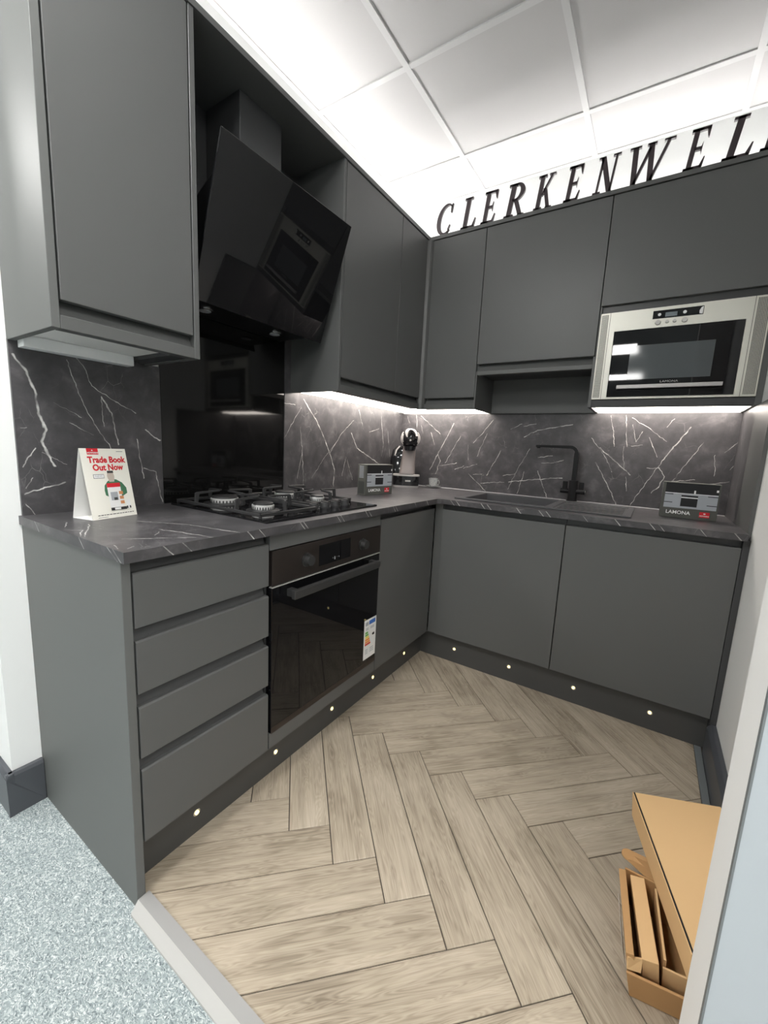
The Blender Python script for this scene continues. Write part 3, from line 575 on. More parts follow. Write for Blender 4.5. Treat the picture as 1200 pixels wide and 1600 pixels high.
# ---------------------------------------------------------------- wall units, sink run
def prism_x(mb, prof, x0, x1): return mb.prism(prof, (Vector((0, 0, 0)), Vector((0, 1, 0)), Vector((0, 0, 1)), Vector((1, 0, 0))), x0, x1)
t = thing('wall_cabinet', 'narrow dark grey wall cabinet right of the inner corner above the coffee machine', 'wall cabinet', (.47, -.15, ZC))
B(.2625, .628, -.262, -.0105, 1.40, ZT-.0185).build('body', 'carcass', t)
B(.3265, .628, -D, -.26, ZC, 1.398).build('bottom_rail', 'cab', t, bevel=.001, seg=1)
B(.3275, .6330, -D, -.283, 1.43, ZT-.022).build('door', 'cab', t, bevel=.0015)
MB().box(.6285, .643, -.2825, -.0105, ZC, ZT-.0185).box(.6350, .643, -D, -.2825, ZC, 1.566).box(.6285, .6350, -D, -.2825, ZC, 1.398).build('end_panel', 'cab', t, bevel=.001, seg=1)
prism_x(MB(), [(-.263, 1.398), (-.292, 1.398), (-.264, 1.45), (-.262, 1.45)], .327, .628).build('finger_rail', 'cab', t)
B(.262, .628, -.2595, -.0105, 1.388, 1.3995).build('underside', 'whitepanel', t)
bar(B(.030, .625, -.150, -.030, 1.3745, 1.3875), 'lit warm light bar under the narrow cabinet above the coffee machine', (.34, -.036, 1.3875))

t = thing('wall_cabinet', 'short dark grey wall cabinet over the open recess above the sink', 'wall cabinet', (.92, -.15, 1.546))
B(.6435, 1.208, -.262, -.0105, 1.575, ZT-.0185).build('body', 'carcass', t)
B(.6435, 1.208, -D, -.275, 1.546, 1.5665).build('bottom_rail', 'cab_end', t, bevel=.001, seg=1)
B(.6365, 1.2120, -D, -.283, 1.604, ZT-.022).build('door', 'cab', t, bevel=.0015)
prism_x(MB(), [(-.263, 1.567), (-.293, 1.567), (-.266, 1.62), (-.262, 1.62)], .644, 1.208).build('finger_rail', 'cab', t)
B(.6435, 1.208, -.2745, -.0275, 1.560, 1.5745).build('underside', 'carcass', t)
B(.6435, 1.208, -.027, -.0105, ZC, 1.5745).build('recess_back', 'cab', t)

t = thing('microwave_cabinet', 'dark grey wall unit with lift-up door housing the microwave', 'wall cabinet', (1.52, -.15, ZC))
B(1.2155, 1.222, -D, -.2830, 1.6005, 1.818).build('panel_edge', 'cab', t)
B(1.2085, 1.222, -D, -.2830, ZC, 1.600).build('panel_edge', 'cab', t)
B(1.2085, 1.222, -.2825, -.0105, ZC, ZT-.0185).build('side_panel', 'cab', t, bevel=.001, seg=1)
B(1.812, 1.8345, -D, -.0105, ZC, ZT-.0185).build('side_panel', 'cab', t, bevel=.001, seg=1)
B(1.2225, 1.8115, -.262, -.0105, 1.80, ZT-.0185).build('body', 'carcass', t)
B(1.2225, 1.8115, -.288, -.2625, 1.7845, 1.83).build('finger_rail', 'rail', t)
B(1.2155, 1.8115, -D, -.283, 1.822, ZT-.022).build('door', 'cab', t, bevel=.0015)
B(1.2225, 1.8115, -D, -.275, ZC, 1.402).build('bottom_rail', 'carcass', t, bevel=.001, seg=1)
B(1.2225, 1.8115, -.2745, -.0105, 1.388, 1.402).build('underside', 'whitepanel', t)
bar(B(1.2235, 1.8105, -.150, -.030, 1.3745, 1.3875), 'lit warm light bar under the microwave unit', (1.52, -.036, 1.3875))

t = thing('microwave', 'built-in steel framed microwave with black glass door and vent grilles', 'microwave', (1.515, -.2, 1.4025))
Y0 = -.304
B(1.2235, 1.8105, -.27, -.03, 1.4035, 1.783).build('microwave_body', 'black', t)
fm = MB()
fm.box(1.2225, 1.2835, Y0-.010, -.2705, 1.4035, 1.7835); fm.box(1.742, 1.8115, Y0-.010, -.2705, 1.4035, 1.7835); fm.box(1.2835, 1.742, Y0-.010, -.2705, 1.7015, 1.7835)
frm = fm.build('steel_frame', 'steel', t)
B(1.2605, 1.2620, Y0-.0108, Y0-.0102, 1.4035, 1.7835).build('frame_joint', 'dgrey', frm); B(1.7605, 1.7620, Y0-.0108, Y0-.0102, 1.4035, 1.7835).build('frame_joint', 'dgrey', frm)
B(1.2835, 1.742, Y0-.008, -.2705, 1.4035, 1.412).build('lower_trim', 'steel', frm)
for x0, x1 in ((1.2265, 1.2545), (1.7685, 1.8065)):
    gr = B(x0, x1, Y0-.0115, Y0-.0101, 1.409, 1.778).build('grille', 'steel', t)
    hm = MB(); nx = 6 if x0 < 1.5 else 8; st = (x1-x0)/nx; nz = int(.365/st)
    for i in range(nx):
        for j in range(nz):
            a = x0+(i+.5)*st; b = 1.411+(j+.5)*.365/nz; h = st*.36
            hm.add([(a-h, Y0-.0118, b-h), (a+h, Y0-.0118, b-h), (a+h, Y0-.0118, b+h), (a-h, Y0-.0118, b+h)], [(0, 1, 2, 3)])
    hm.build('perforations', 'dark', gr, kind='stuff')
dr = B(1.2845, 1.741, Y0-.012, -.2705, 1.4125, 1.7005).build('glass_door', 'bglass', t, bevel=.0015)
B(1.357, 1.657, Y0-.0124, Y0-.012, 1.487, 1.632).build('door_window', 'window', dr)
B(1.322, 1.70, Y0-.040, Y0-.026, 1.4445, 1.4605).build('handle', 'silver', dr, bevel=.002)
for x in (1.34, 1.67): B(x, x+.012, Y0-.0262, Y0-.012, 1.447, 1.458).build('handle_mount', 'silver', dr)
fo = frame((1.517, Y0-.0125, 1.470), (1, 0, 0), (0, 0, 1))
text_mesh('LAMONA', .0125, fo, .0002, sx=1.25).build('brand_lettering', 'silver', dr)
ds = B(1.425, 1.601, Y0-.0115, Y0-.0101, 1.737, 1.770).build('display', 'bglass', t)
B(1.470, 1.512, Y0-.0119, Y0-.0115, 1.742, 1.759).build('screen', 'lcd', ds)
for x, r in ((1.449, .006), (1.538, .0065)): MB().cyl((x, Y0-.0115, 1.753), (0, -1, 0), r, .001, 20).build('icon', 'white', ds)
flat([(1.588, 1.741), (1.599, 1.739), (1.600, 1.768), (1.592, 1.764), (1.587, 1.752)], (Vector((0, Y0-.0117, 0)), Vector((1, 0, 0)), Vector((0, 0, 1)), Vector((0, -1, 0))), 0).build('icon', 'white', ds)
for x, r in ((1.447, .0105), (1.480, .0065), (1.506, .0065), (1.541, .0105)):
    MB().cyl((x, Y0-.0100, 1.7215), (0, -1, 0), r, .007, 24, r*.9).build('button', 'alu', t, smooth=True)

# cove strips lying on the cabinets, out of sight behind their front edge
o = B(.03, .07, -2.05, -.08, ZT+.0005, ZT+.0125).build('cove_light', 'cove', loc=(.05, -1.07, ZT)); tag(o, 'bright light strip on top of the hob-side wall cabinets', 'light strip')
o = B(.08, 1.80, -.07, -.03, ZT+.0005, ZT+.0125).build('cove_light', 'cove', loc=(.94, -.05, ZT)); tag(o, 'bright light strip on top of the sink-side wall cabinets', 'light strip')

# ---------------------------------------------------------------- serif italic letters on the cabinet tops
def gl(ch):
    P = []
    bx = lambda a, b, c, d: P.append([(a, c), (b, c), (b, d), (a, d)])
    def arc(cx, cy, ro, rO, ri, rI, a0, a1, dx=0, n=22):
        o = [(cx+ro*math.cos(math.radians(a0+(a1-a0)*i/n)), cy+rO*math.sin(math.radians(a0+(a1-a0)*i/n))) for i in range(n+1)]
        k = [(cx+dx+ri*math.cos(math.radians(a0+(a1-a0)*i/n)), cy+rI*math.sin(math.radians(a0+(a1-a0)*i/n))) for i in range(n+1)]
        for i in range(n): P.append([o[i], o[i+1], k[i+1], k[i]])
    def diag(x0, y0, x1, y1, w): P.append([(x0-w/2, y0), (x0+w/2, y0), (x1+w/2, y1), (x1-w/2, y1)])
    st = lambda: (bx(.085, .25, 0, 1), bx(.0, .335, 0, .07), bx(.0, .335, .93, 1))
    if ch == 'C':
        arc(.40, .5, .40, .515, .28, .445, 48, 312, .05); P.append([(.60, .70), (.655, .70), (.66, .98), (.62, .98), (.585, .86)]); P.append([(.60, .12), (.66, .24), (.66, .30), (.63, .30), (.56, .14)])
        return P, .68
    if ch == 'L':
        st(); bx(.0, .56, 0, .075); P.append([(.48, .05), (.58, 0), (.60, .30), (.565, .30)]); return P, .62
    if ch == 'E':
        st(); bx(.0, .56, 0, .075); bx(.0, .56, .925, 1); P.append([(.48, .05), (.58, 0), (.61, .27), (.575, .27)]); P.append([(.46, .95), (.58, 1), (.585, .74), (.55, .74)])
        bx(.2, .44, .465, .54); P.append([(.40, .5), (.45, .36), (.45, .66)]); return P, .62
    if ch == 'R':
        st(); arc(.30, .735, .30, .265, .14, .195, -90, 90); bx(.2, .30, .93, 1); bx(.2, .30, .47, .54)
        diag(.60, 0, .33, .50, .15); bx(.50, .72, 0, .05); return P, .72
    if ch == 'K':
        st(); diag(.26, .40, .57, .97, .09); bx(.44, .70, .95, 1); diag(.62, 0, .36, .60, .15); bx(.50, .76, 0, .05); return P, .74
    if ch == 'N':
        bx(.10, .175, 0, 1); bx(.0, .28, 0, .065); bx(-.02, .2, .95, 1); diag(.61, 0, .13, 1, .19); bx(.59, .665, 0, 1); bx(.49, .77, .95, 1); return P, .77
    if ch == 'W':
        diag(.30, 0, .12, 1, .135); diag(.30, 0, .50, .9, .075); diag(.70, 0, .50, 1, .135); diag(.70, 0, .92, 1, .075)
        bx(-.02, .26, .95, 1); bx(.40, .62, .95, 1); bx(.79, 1.05, .95, 1); return P, 1.05
lets = [('C', .338, .433, 'first letter, the C nearest the inner corner'), ('L', .481, .564, 'second letter, the L between C and E'), ('E', .593, .679, 'third letter, the E between L and R'),
        ('R', .714, .814, 'fourth letter, the R between E and K'), ('K', .860, .955, 'fifth letter, the K between R and E'), ('E', .997, 1.076, 'sixth letter, the E between K and N'),
        ('N', 1.121, 1.224, 'seventh letter, the N between E and W'), ('W', 1.256, 1.420, 'eighth letter, the wide W'), ('E', 1.456, 1.536, 'ninth letter, the E between W and L'),
        ('L', 1.581, 1.674, 'tenth letter, the last L seen whole'), ('L', 1.695, 1.788, 'eleventh letter, the L cut off by the picture edge')]
HL = .148
for ch, x0, x1, lb in lets:
    P, w = gl(ch); sl = .17; lo = min(p[0]+sl*p[1] for q in P for p in q); hi = max(p[0]+sl*p[1] for q in P for p in q); k = (x1-x0)/(hi-lo); mb = MB()
    for q in P: mb.prism([((p[0]+sl*p[1]-lo)*k, p[1]*HL) for p in q], (Vector((x0, -.293, ZT+.0003)), Vector((1, 0, 0)), Vector((0, 0, 1)), Vector((0, -1, 0))), 0, .012)
    o = mb.build('sign_letter', 'letter', loc=((x0+x1)/2, -.299, ZT)); tag(o, 'dark serif italic ' + lb, 'letter', 'letters standing on the wall cabinets')

# ---------------------------------------------------------------- gas hob
t = thing('gas_hob', 'black glass four-burner gas hob set on the worktop', 'hob', (.3, -1.395, ZW))
B(.045, .558, -1.69, -1.10, ZW+.0002, ZW+.0065).build('glass_plate', 'bglass', t, bevel=.0007, seg=1)
ZH = ZW+.0065
burn = [(.165, -1.55, .050), (.385, -1.555, .038), (.165, -1.245, .045), (.345, -1.235, .030)]
for x, y, r in burn:
    b = MB().lathe((x, y, ZH), [(0, 0), (r*1.5, 0), (r*1.5, .003), (r*1.15, .006), (r*1.05, .006)]).build('burner', 'iron', t, smooth=True)
    MB().lathe((x, y, ZH+.005), [(0, 0), (r*.95, 0), (r, .004), (r, .016), (r*.9, .017), (0, .017)]).build('burner_ring', 'burner', b, smooth=True)
    cr = MB()
    for i in range(26):
        a = 2*math.pi*i/26; c = Vector((x+r*math.cos(a), y+r*math.sin(a), ZH+.0115)); tx = Vector((-math.sin(a), math.cos(a), 0)); ou = Vector((math.cos(a), math.sin(a), 0)); w = r*.045
        cr.add([c-tx*w-Vector((0, 0, .005))+ou*.0004, c+tx*w-Vector((0, 0, .005))+ou*.0004, c+tx*w+Vector((0, 0, .004))+ou*.0004, c-tx*w+Vector((0, 0, .004))+ou*.0004], [(0, 1, 2, 3)])
    cr.build('flame_slots', 'dark', b, kind='stuff')
    MB().lathe((x, y, ZH+.0222), [(0, 0), (r*.92, 0), (r*.9, .006), (r*.8, .008), (0, .0085)]).build('burner_cap', 'iron', b, smooth=True)
def grate(x0, x1, y0, y1, cs):
    m = MB(); z = ZH; a = .009
    m.box(x0, x1, y0, y0+a, z+.006, z+.016); m.box(x0, x1, y1-a, y1, z+.006, z+.016); m.box(x0, x0+a, y0, y1, z+.006, z+.016); m.box(x1-a, x1, y0, y1, z+.006, z+.016)
    for x in (x0, x1-a):
        for y in (y0, y1-a): m.box(x, x+a, y, y+a, z, z+.007)
    g = m.build('pan_support', 'iron', t, bevel=.0015, seg=1)
    for cx, cy, r in cs:
        for dx, dy in ((1, 0), (-1, 0), (0, 1), (0, -1)):
            if dx: e = (x1-a/2 if dx > 0 else x0+a/2)-cx; ln = min(abs(e), .115)
            else: e = (y1-a/2 if dy > 0 else y0+a/2)-cy; ln = abs(e)
            o = Vector((cx, cy, 0)); d = Vector((dx, dy, 0)); n = Vector((-dy, dx, 0))
            A = o+d*ln
            MB().prism([(0, .006), (.012, .006), (.018, .042), (ln-.022, .047), (ln-.022, .053), (.010, .050), (.003, .046)],
                       (A+Vector((0, 0, z)), -d, Vector((0, 0, 1)), n), -.004, .004).build('prong', 'iron', g, bevel=.001, seg=1)
grate(.062, .515, -1.678, -1.418, burn[:2])
grate(.062, .430, -1.375, -1.112, burn[2:])
for y in (-1.405, -1.345, -1.285, -1.225):
    k = MB().cyl((.485, y, ZH), (0, 0, 1), .021, .006, 28); k.cyl((.485, y, ZH+.006), (0, 0, 1), .0185, .016, 28, .017); k.box(.468, .502, y-.004, y+.004, ZH+.0215, ZH+.026)
    k.build('control_knob', 'iron', t, smooth=True)

# ---------------------------------------------------------------- sink and tap
t = thing('sink', 'black composite inset sink with one bowl and a drainer', 'sink', (1.06, -.31, ZW))
rim = MB().cells([.66, .70, 1.10, 1.135, 1.43, 1.455], [-.53, -.485, -.14, -.10], lambda i, j: not (j == 1 and i in (1, 3)), ZW+.0003, ZW+.007)
rim.build('rim', 'sink', t, bevel=.0015, seg=1)
bw = MB()
bw.add([(.70, -.485, ZW+.006), (1.10, -.485, ZW+.006), (1.10, -.14, ZW+.006), (.70, -.14, ZW+.006), (.71, -.475, ZW-.18), (1.09, -.475, ZW-.18), (1.09, -.15, ZW-.18), (.71, -.15, ZW-.18)],
       [(0, 1, 5, 4), (1, 2, 6, 5), (2, 3, 7, 6), (3, 0, 4, 7), (4, 5, 6, 7)])
bw.build('bowl', 'sink', t)
MB().cyl((.9, -.31, ZW-.18), (0, 0, 1), .045, .004, 28).build('waste', 'chrome', t)
dn = B(1.134, 1.431, -.486, -.139, ZW+.0002, ZW+.003).build('drainer', 'sink', t)
for i in range(6): B(1.15, 1.42, -.455+i*.055, -.449+i*.055, ZW+.003, ZW+.0055).build('drainer_ridge', 'sink', dn, bevel=.001, seg=1)
t = thing('kitchen_tap', 'matt black square-neck mixer tap with two lever handles behind the sink', 'tap', (1.155, -.075, ZW+.007))
zt = ZW+.007; tx, ty = 1.155, -.075
MB().cyl((tx, ty, zt), (0, 0, 1), .027, .006, 32).build('base_ring', 'tapblack', t, smooth=True)
MB().cyl((tx, ty, zt+.006), (0, 0, 1), .0225, .105, 32).build('body', 'tapblack', t, smooth=True)
hb = MB().cyl((tx-.062, ty, zt+.052), (1, 0, 0), .0135, .124, 24).build('valve_bar', 'tapblack', t, smooth=True)
MB().cyl((tx+.062, ty, zt+.052), (1, 0, 0), .0045, .0015, 12).build('valve_cap', 'chrome', hb)
for x in (tx-.054, tx+.030): B(x, x+.024, ty-.006, ty+.006, zt+.062, zt+.104).build('lever', 'tapblack', t, bevel=.002)
sp = MB()
path = [(tx, zt+.10), (tx, 1.150)] + [(tx-.033+.033*math.cos(a), 1.150+.033*math.sin(a)) for a in [math.pi/2*i/6 for i in range(1, 7)]] + [(.94, 1.183)]
rings = []
for i, (x, z) in enumerate(path):
    a = path[max(0, i-1)]; b = path[min(len(path)-1, i+1)]; d = Vector((b[0]-a[0], 0, b[1]-a[1])).normalized(); n = Vector((-d.z, 0, d.x)); h = .0115 if i < 2 else (.0085 if i < 8 else .006)
    rings.append([Vector((x, ty, z))+n*h*p+Vector((0, .013*q, 0)) for p, q in ((1, 1), (1, -1), (-1, -1), (-1, 1))])
sp.loft(rings); sp.build('spout', 'tapblack', t, bevel=.001, seg=1)
MB().cyl((.953, ty, 1.171), (0, 0, 1), .010, .008, 20).build('aerator', 'tapblack', t)

# ---------------------------------------------------------------- tent card
t = thing('tent_card', 'white folded tent card with red advertising print on the left worktop', 'tent card', (.165, -1.96, ZW))
F0, F1 = Vector((.207, -2.007, ZW+.0005)), Vector((.177, -1.874, ZW+.0005)); ud = (F1-F0).normalized(); wid = (F1-F0).length
bd = Vector((-ud.y, ud.x, 0)); K0, K1 = F0+bd*.082, F1+bd*.082; apx = .200
A0, A1 = F0+bd*.041+Vector((0, 0, apx)), F1+bd*.041+Vector((0, 0, apx))
def sheet(a, b, c, d, th=.0008):
    n = (b-a).cross(d-a).normalized()*th; m = MB(); m.add([a, b, c, d, a+n, b+n, c+n, d+n], [(0, 3, 2, 1), (4, 5, 6, 7), (0, 1, 5, 4), (1, 2, 6, 5), (2, 3, 7, 6), (3, 0, 4, 7)]); return m
ff = sheet(F0, F1, A1, A0).build('front_sheet', 'card', t)
sheet(K1, K0, A0, A1).build('back_sheet', 'white', t)
B2 = MB(); up1 = Vector((0, 0, .0008)); B2.add([F0, F1, K1, K0, F0+up1, F1+up1, K1+up1, K0+up1], [(0, 3, 2, 1), (4, 5, 6, 7), (0, 1, 5, 4), (1, 2, 6, 5), (2, 3, 7, 6), (3, 0, 4, 7)]); B2.build('base_sheet', 'white', t)
vd = (A0-F0).normalized(); hl = (A0-F0).length; fo = (F0, ud, vd, ud.cross(vd)); e = .0012
def at(u, v): return (F0+ud*u*wid+vd*v*hl, ud, vd, ud.cross(vd))
def fl(pts, d=e): return flat([(a*wid, b*hl) for a, b in pts], fo, d)
fl(rect(.14, .38, .915, 1.0)).build('printed_logo', 'red', ff)
text_mesh('HOWDENS', .0062, at(.26, .928), e+.0003, bold=.0002).build('printed_logo_text', 'white', ff)
fl([(.235, .965), (.255, .985), (.275, .965)], e+.0003).build('printed_logo_mark', 'white', ff)
text_mesh('Trade Book', .0245, at(.535, .80), e, bold=.0010, sx=.93).build('printed_headline', 'red', ff, label='red headline')
text_mesh('Out Now', .0245, at(.535, .69), e, bold=.0010, sx=.93).build('printed_headline', 'red', ff, label='red headline')
fl(rect(.78, .93, .955, .963)).build('printed_text', 'grey', ff)
fl(rect(.18, .41, .575, .635)).build('printed_frame', 'grey', ff); fl(rect(.19, .40, .582, .628), e+.0003).build('printed_badge', 'white', ff)
text_mesh('NEW', .0085, at(.295, .593), e+.0006, sx=1.1).build('printed_badge_text', 'lgrey', ff)
fl([(.36, .40), (.38, .47), (.46, .53), (.56, .56), (.66, .55), (.78, .50), (.86, .42), (.86, .34), (.74, .30), (.45, .30), (.37, .33)]).build('printed_jacket', 'green', ff)
fl([(.50, .52), (.47, .60), (.49, .665), (.61, .665), (.63, .60), (.61, .52)], e+.0003).build('printed_face', 'skin', ff)
fl([(.485, .645), (.485, .68), (.62, .68), (.62, .645)], e+.0006).build('printed_hair', 'dgrey', ff)
fl([(.42, .14), (.42, .50), (.72, .50), (.72, .14)], e+.0009).build('printed_catalogue', 'white', ff)
fl([(.42, .44), (.42, .50), (.72, .50), (.72, .44)], e+.0012).build('printed_catalogue_band', 'red', ff)
fl(rect(.47, .63, .25, .37), e+.0012).build('printed_catalogue_photo', 'lgrey', ff)
fl(rect(.53, .61, .25, .29), e+.0015).build('printed_catalogue_photo', 'dgrey', ff)
for i in range(3): fl(rect(.66, .75, .19+.07*i, .235+.07*i), e+.0015).build('printed_swatch', 'orange', ff)
fl(rect(.42, .78, .105, .145), e+.0015).build('printed_van', 'ink', ff); fl(rect(.50, .64, .11, .14), e+.0018).build('printed_van', 'white', ff); fl(rect(.78, .88, .11, .24), e+.0015).build('printed_leaflet', 'white', ff)
for x in (.78, .85): fl(rect(x, x+.03, .115, .15), e+.0018).build('printed_leaflet_mark', 'ink', ff)
dm = MB(); x = .12
while x < .92:
    w = random.uniform(.03, .07); dm.add([fo[0]+ud*a*wid+vd*b*hl+fo[3]*e for a, b in rect(x, min(x+w, .93), .050, .060)], [(0, 1, 2, 3)]); x += w+.014
dm.build('printed_text', 'dgrey', ff); fl(rect(.12, .33, .020, .026)).build('printed_text', 'grey', ff)

# ---------------------------------------------------------------- appliance cartons with a printed kitchen photo
def carton(O, U, lb):
    O = Vector(O); U = Vector(U).normalized(); Z = Vector((0, 0, 1)); N = U.cross(Z); w, h, d = .203, .156, .058
    t = thing('appliance_carton', lb, 'box', tuple(O+U*w/2-N*d/2), 'printed appliance cartons')
    fr = (O, U, Z, N)
    b = MB().prism(rect(0, w, 0, h), fr, -d, 0).build('carton_body', 'boxgrey', t, bevel=.0008, seg=1)
    f = lambda a0, a1, b0, b1, e: flat([(p*w, q*h) for p, q in rect(a0, a1, b0, b1)], fr, e)
    f(.05, .97, .71, .985, .0006).build('printed_wall', 'ink', b)
    ph = f(.05, .97, .285, .71, .0006).build('printed_units', 'lgrey', b)
    f(.05, .97, .69, .705, .0010).build('printed_worktop', 'white', b)
    f(.345, .635, .34, .655, .0009).build('printed_oven', 'ink', b); f(.345, .635, .575, .605, .0012).build('printed_oven_handle', 'white', b)
    for a0, a1, zz in ((.05, .20, .655), (.05, .20, .425), (.80, .97, .645), (.80, .97, .40)): f(a0, a1, zz, zz+.02, .0009).build('printed_handle', 'ink', b)
    f(.555, .585, .71, .80, .0009).build('printed_jug', 'white', b); f(.93, .965, .79, .85, .0009).build('printed_socket', 'white', b)
    text_mesh('LAMONA', .0215, (O+U*.105*w+Z*.115*h, U, Z, N), .0009, 'LEFT', .0004, .98).build('brand_lettering', 'white', b)
    f(.70, .875, .075, .225, .0009).build('printed_logo', 'red', b)
    text_mesh('HOWDENS', .0066, (O+U*.7875*w+Z*.105*h, U, Z, N), .0012, bold=.0002).build('printed_logo_text', 'white', b)
    f(.77, .805, .165, .195, .0012).build('printed_logo_mark', 'white', b)
    # left side print
    fs = (O-N*d, N, Z, -U); g = lambda a0, a1, b0, b1: flat([(p*d, q*h) for p, q in rect(a0, a1, b0, b1)], fs, .0006)
    for i in range(9): g(.2, .75, .93-.045*i, .95-.045*i).build('printed_lines', 'lgrey', b)
    g(.1, .85, .05, .45).build('printed_panel', 'dgrey', b)
    return t
carton((.303, -.832, ZW+.0003), (.035, .2, 0), 'printed oven carton on the worktop between hob and coffee machine')
carton((1.556, -.305, ZW+.0003), (1, 0.02, 0), 'printed oven carton on the worktop at the right wall')

# ---------------------------------------------------------------- capsule coffee machine
CO = Vector((.165, -.185, ZW+.0003)); Fd = Vector((.50, -.866, 0)); Rd = Vector((.866, .50, 0)); Zd = Vector((0, 0, 1))
t = thing('coffee_machine', 'black and taupe capsule coffee machine in the worktop corner', 'coffee machine', tuple(CO))
def P3(r, f, z): return CO+Rd*r+Fd*f+Zd*z
def rr(w, f0, f1, z, k=.45, n=32, off=0):
    o = []
    for i in range(n):
        a = 2*math.pi*i/n; c, s = math.cos(a), math.sin(a); p = lambda v: math.copysign(abs(v)**k, v)
        o.append(P3(off+w/2*p(c), (f0+f1)/2+(f1-f0)/2*p(s), z))
    return o
MB().loft([rr(.160, -.09, .085, 0), rr(.166, -.093, .088, .006), rr(.166, -.093, .088, .014)]).build('base_foot', 'silver', t, smooth=True)
bs = MB().loft([rr(.168, -.095, .090, .0142), rr(.170, -.095, .091, .04), rr(.168, -.095, .090, .074)]).build('base', 'gblack', t, smooth=True)
flat(rect(-.017, .017, -.005, .005), (P3(.012, .0915, .045), Rd, Zd, Fd), .0005).build('badge', 'silver', bs)
tr_ = MB().loft([rr(.172, -.02, .094, .0745), rr(.172, -.02, .094, .083)]).build('drip_tray', 'silver', t, smooth=True)
MB().loft([rr(.095, .01, .075, .0832, .9), rr(.095, .01, .075, .0842, .9)]).build('tray_grid', 'black', tr_)
MB().loft([rr(.104, -.06, .015, .0835, .5, off=.004), rr(.094, -.058, .004, .15, .5, off=.006), rr(.084, -.055, -.002, .22, .5, off=.01), rr(.080, -.055, .01, .29, .5, off=.012)]).build('column', 'taupe', t, smooth=True)
def sph(c, r, name, m, par, cond=None, sc=(1, 1, 1)):
    mb = MB(); n, k = 40, 24; vs = []; fs = []
    for j in range(k+1):
        th = math.pi*j/k
        for i in range(n):
            ph = 2*math.pi*i/n; d = Vector((math.cos(ph)*math.sin(th), math.sin(ph)*math.sin(th), math.cos(th))); vs.append(d)
    for j in range(k):
        for i in range(n):
            f = (j*n+i, (j+1)*n+i, (j+1)*n+(i+1) % n, j*n+(i+1) % n); m_ = sum((vs[q] for q in f), Vector())/4
            if cond is None or cond(m_): fs.append(f)
    used = sorted({q for f in fs for q in f}); mp = {q: i for i, q in enumerate(used)}
    mb.add([c+Rd*vs[q].x*r*sc[0]+Fd*vs[q].y*r*sc[1]+Zd*vs[q].z*r*sc[2] for q in used], [tuple(mp[q] for q in f) for f in fs])
    return mb.build(name, m, par, smooth=True)
HC = P3(.014, 0.0, .312)
hd = sph(HC, .0635, 'head', 'silver', t)
sph(HC, .0650, 'face_cover', 'gblack', hd, lambda d: d.y > -.2 and abs(d.x) < .70)
MB().loft([rr(.066, -.01, .055, .235, .8, off=.014), rr(.078, -.015, .06, .262, .8, off=.014)]).build('outlet', 'gblack', hd, smooth=True)
MB().cyl(P3(.014, .058, .300), Fd, .006, .008, 16).build('lever_button', 'silver', hd)
MB().loft([rr(.10, -.10, -.02, .076, .7, off=-.045), rr(.115, -.105, -.03, .12, .7, off=-.052), rr(.118, -.105, -.035, .18, .7, off=-.052), rr(.105, -.10, -.04, .235, .7, off=-.045), rr(.07, -.09, -.05, .262, .8, off=-.035)]).build('water_tank', 'gblack', t, smooth=True)

# ---------------------------------------------------------------- espresso glass on its saucer
cc = (.315, -.085, ZW+.0003)
o = MB().lathe(cc, [(0, .004), (.022, .004), (.03, .006), (.056, .013), (.057, .0145), (.03, .009), (.02, .0075), (0, .0075)][::-1], 40).build('saucer', 'glass', loc=cc, smooth=True); tag(o, 'clear glass saucer under the espresso cup', 'saucer')
B_ = MB().lathe((cc[0], cc[1], cc[2]), [(0, 0), (.022, 0), (.022, .0039), (0, .0039)], 32)
t = thing('espresso_cup', 'small clear glass espresso cup beside the coffee machine', 'cup', (cc[0], cc[1], cc[2]+.008))
z8 = (cc[0], cc[1], cc[2]+.008)
MB().lathe(z8, [(0, 0), (.020, 0), (.024, .004), (.031, .050), (.032, .056), (.0300, .056), (.0285, .050), (.0215, .008), (0, .007)], 36).build('cup_body', 'glass', t, smooth=True)
hr = []
for i in range(13):
    a = -math.pi/2+math.pi*i/12; c = Vector(z8)+Vector((.027+.016*math.cos(a), .0, .030+.016*math.sin(a))); d = Vector((math.cos(a), 0, math.sin(a)))
    hr.append([c+d*.003*math.cos(q*math.pi/3)+Vector((0, .003*math.sin(q*math.pi/3), 0)) for q in range(6)])
MB().loft(hr).build('cup_handle', 'glass', t, smooth=True)

# ---------------------------------------------------------------- cardboard in the right foreground
t = thing('flat_carton', 'flat brown cardboard carton lying on top of the opened packaging', 'box', (1.67, -1.4, 0))
P1, P2 = Vector((1.573, -1.245, .202)), Vector((1.684, -1.629, .202)); ld = (P2-P1).normalized(); ln = (P2-P1).length
wd = Vector((-ld.y, ld.x, 0)) if ld.cross(Vector((0, 0, 1))).x < 0 else -Vector((-ld.y, ld.x, 0))
wd = Vector((abs(ld.y), abs(ld.x)*(1 if ld.x*ld.y < 0 else -1), 0)); wd = (wd+Vector((0, 0, .10))).normalized(); nn = ld.cross(wd).normalized()
if nn.z < 0: nn = -nn
fr = (P1, ld, wd, nn)
bb = MB(); bb.prism(rect(0, ln, .0, .205), fr, -.084, -.004); bb.build('carton_tray', 'kraft', t, bevel=.002)
lid = MB().prism(rect(.002, ln-.002, .0035, .205), fr, -.0038, 0).build('lid', 'kraft', t, bevel=.001)
MB().prism(rect(.001, ln-.001, .0003, .0032), fr, -.0039, -.0012).build('seam_shade', 'dark', t)  # dark strip paints the shade inside the lid gap
MB().prism(rect(0, ln, -.0025, -.0002), fr, -.074, -.0008).build('lid_tuck_flap', 'kraft', t, bevel=.0008)

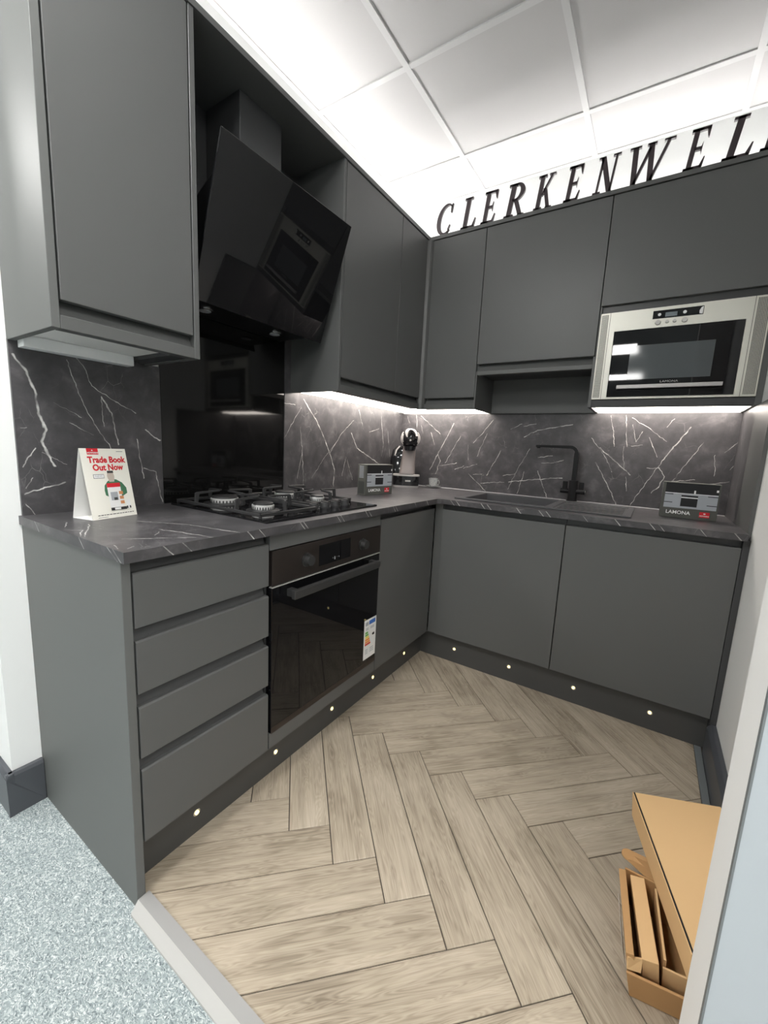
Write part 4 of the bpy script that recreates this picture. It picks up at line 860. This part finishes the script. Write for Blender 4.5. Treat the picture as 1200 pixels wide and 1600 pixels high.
t = thing('opened_carton', 'opened brown shipping carton standing on the planks under the flat carton', 'box', (1.66, -1.42, 0))
def pan(pts, th, name, m, nrm=None):
    pts = [Vector(p) for p in pts]; n = (pts[1]-pts[0]).cross(pts[-1]-pts[0]).normalized()*th; k = len(pts)
    return MB().add(pts+[p+n for p in pts], [tuple(range(k))[::-1], tuple(range(k, 2*k))]+[(i, (i+1) % k, k+(i+1) % k, k+i) for i in range(k)]).build(name, m, t, bevel=.0006, seg=1)
pan([(1.577, -1.395, .002), (1.600, -1.597, .002), (1.583, -1.622, .112), (1.558, -1.425, .112)], -.015, 'side_wall', 'kraft2')
pan([(1.599, -1.395, .002), (1.626, -1.590, .002), (1.612, -1.612, .108), (1.583, -1.425, .110)], -.030, 'inner_flap', 'kraft')
pan([(1.601, -1.604, .002), (1.712, -1.585, .002), (1.704, -1.606, .078), (1.588, -1.626, .078)], .005, 'front_wall', 'kraft2')
pan([(1.588, -1.622, .079), (1.613, -1.614, .079), (1.613, -1.605, .104), (1.586, -1.618, .104)], .004, 'front_flap', 'kraft')
pan([(1.650, -1.40, .002), (1.664, -1.57, .002), (1.656, -1.58, .102), (1.640, -1.42, .104)], .005, 'divider', 'kraft')
pan([(1.655, -1.580, .030), (1.705, -1.572, .030), (1.700, -1.580, .094), (1.650, -1.588, .094)], .004, 'slot_flap', 'kraft')
pan([(1.72, -1.40, .002), (1.72, -1.58, .002), (1.715, -1.58, .108), (1.715, -1.40, .108)], .005, 'side_wall', 'kraft2')
pan([(1.58, -1.396, .002), (1.72, -1.396, .002), (1.72, -1.405, .106), (1.572, -1.405, .106)], .005, 'back_wall', 'kraft2')
pan([(1.585, -1.40, .002), (1.715, -1.40, .002), (1.71, -1.58, .002), (1.605, -1.595, .002)], .004, 'bottom_panel', 'kraft2')
tb = [Vector((1.578, -1.337, .080))+Vector((.015*math.cos(a), .013*math.sin(a), .004*math.sin(a))) for a in [math.pi*(.5+i/10) for i in range(11)]]
pan([(1.66, -1.40, .098), (1.66, -1.33, .090)] + tb + [(1.62, -1.40, .098)], .004, 'tuck_tab', 'kraft2')
pan([(1.5735, -1.46, .028), (1.5895, -1.575, .028), (1.5775, -1.592, .092), (1.5625, -1.475, .092)], .0006, 'address_label', 'white')

for o in bpy.data.objects:
    if '_o' in o: del o['_o']
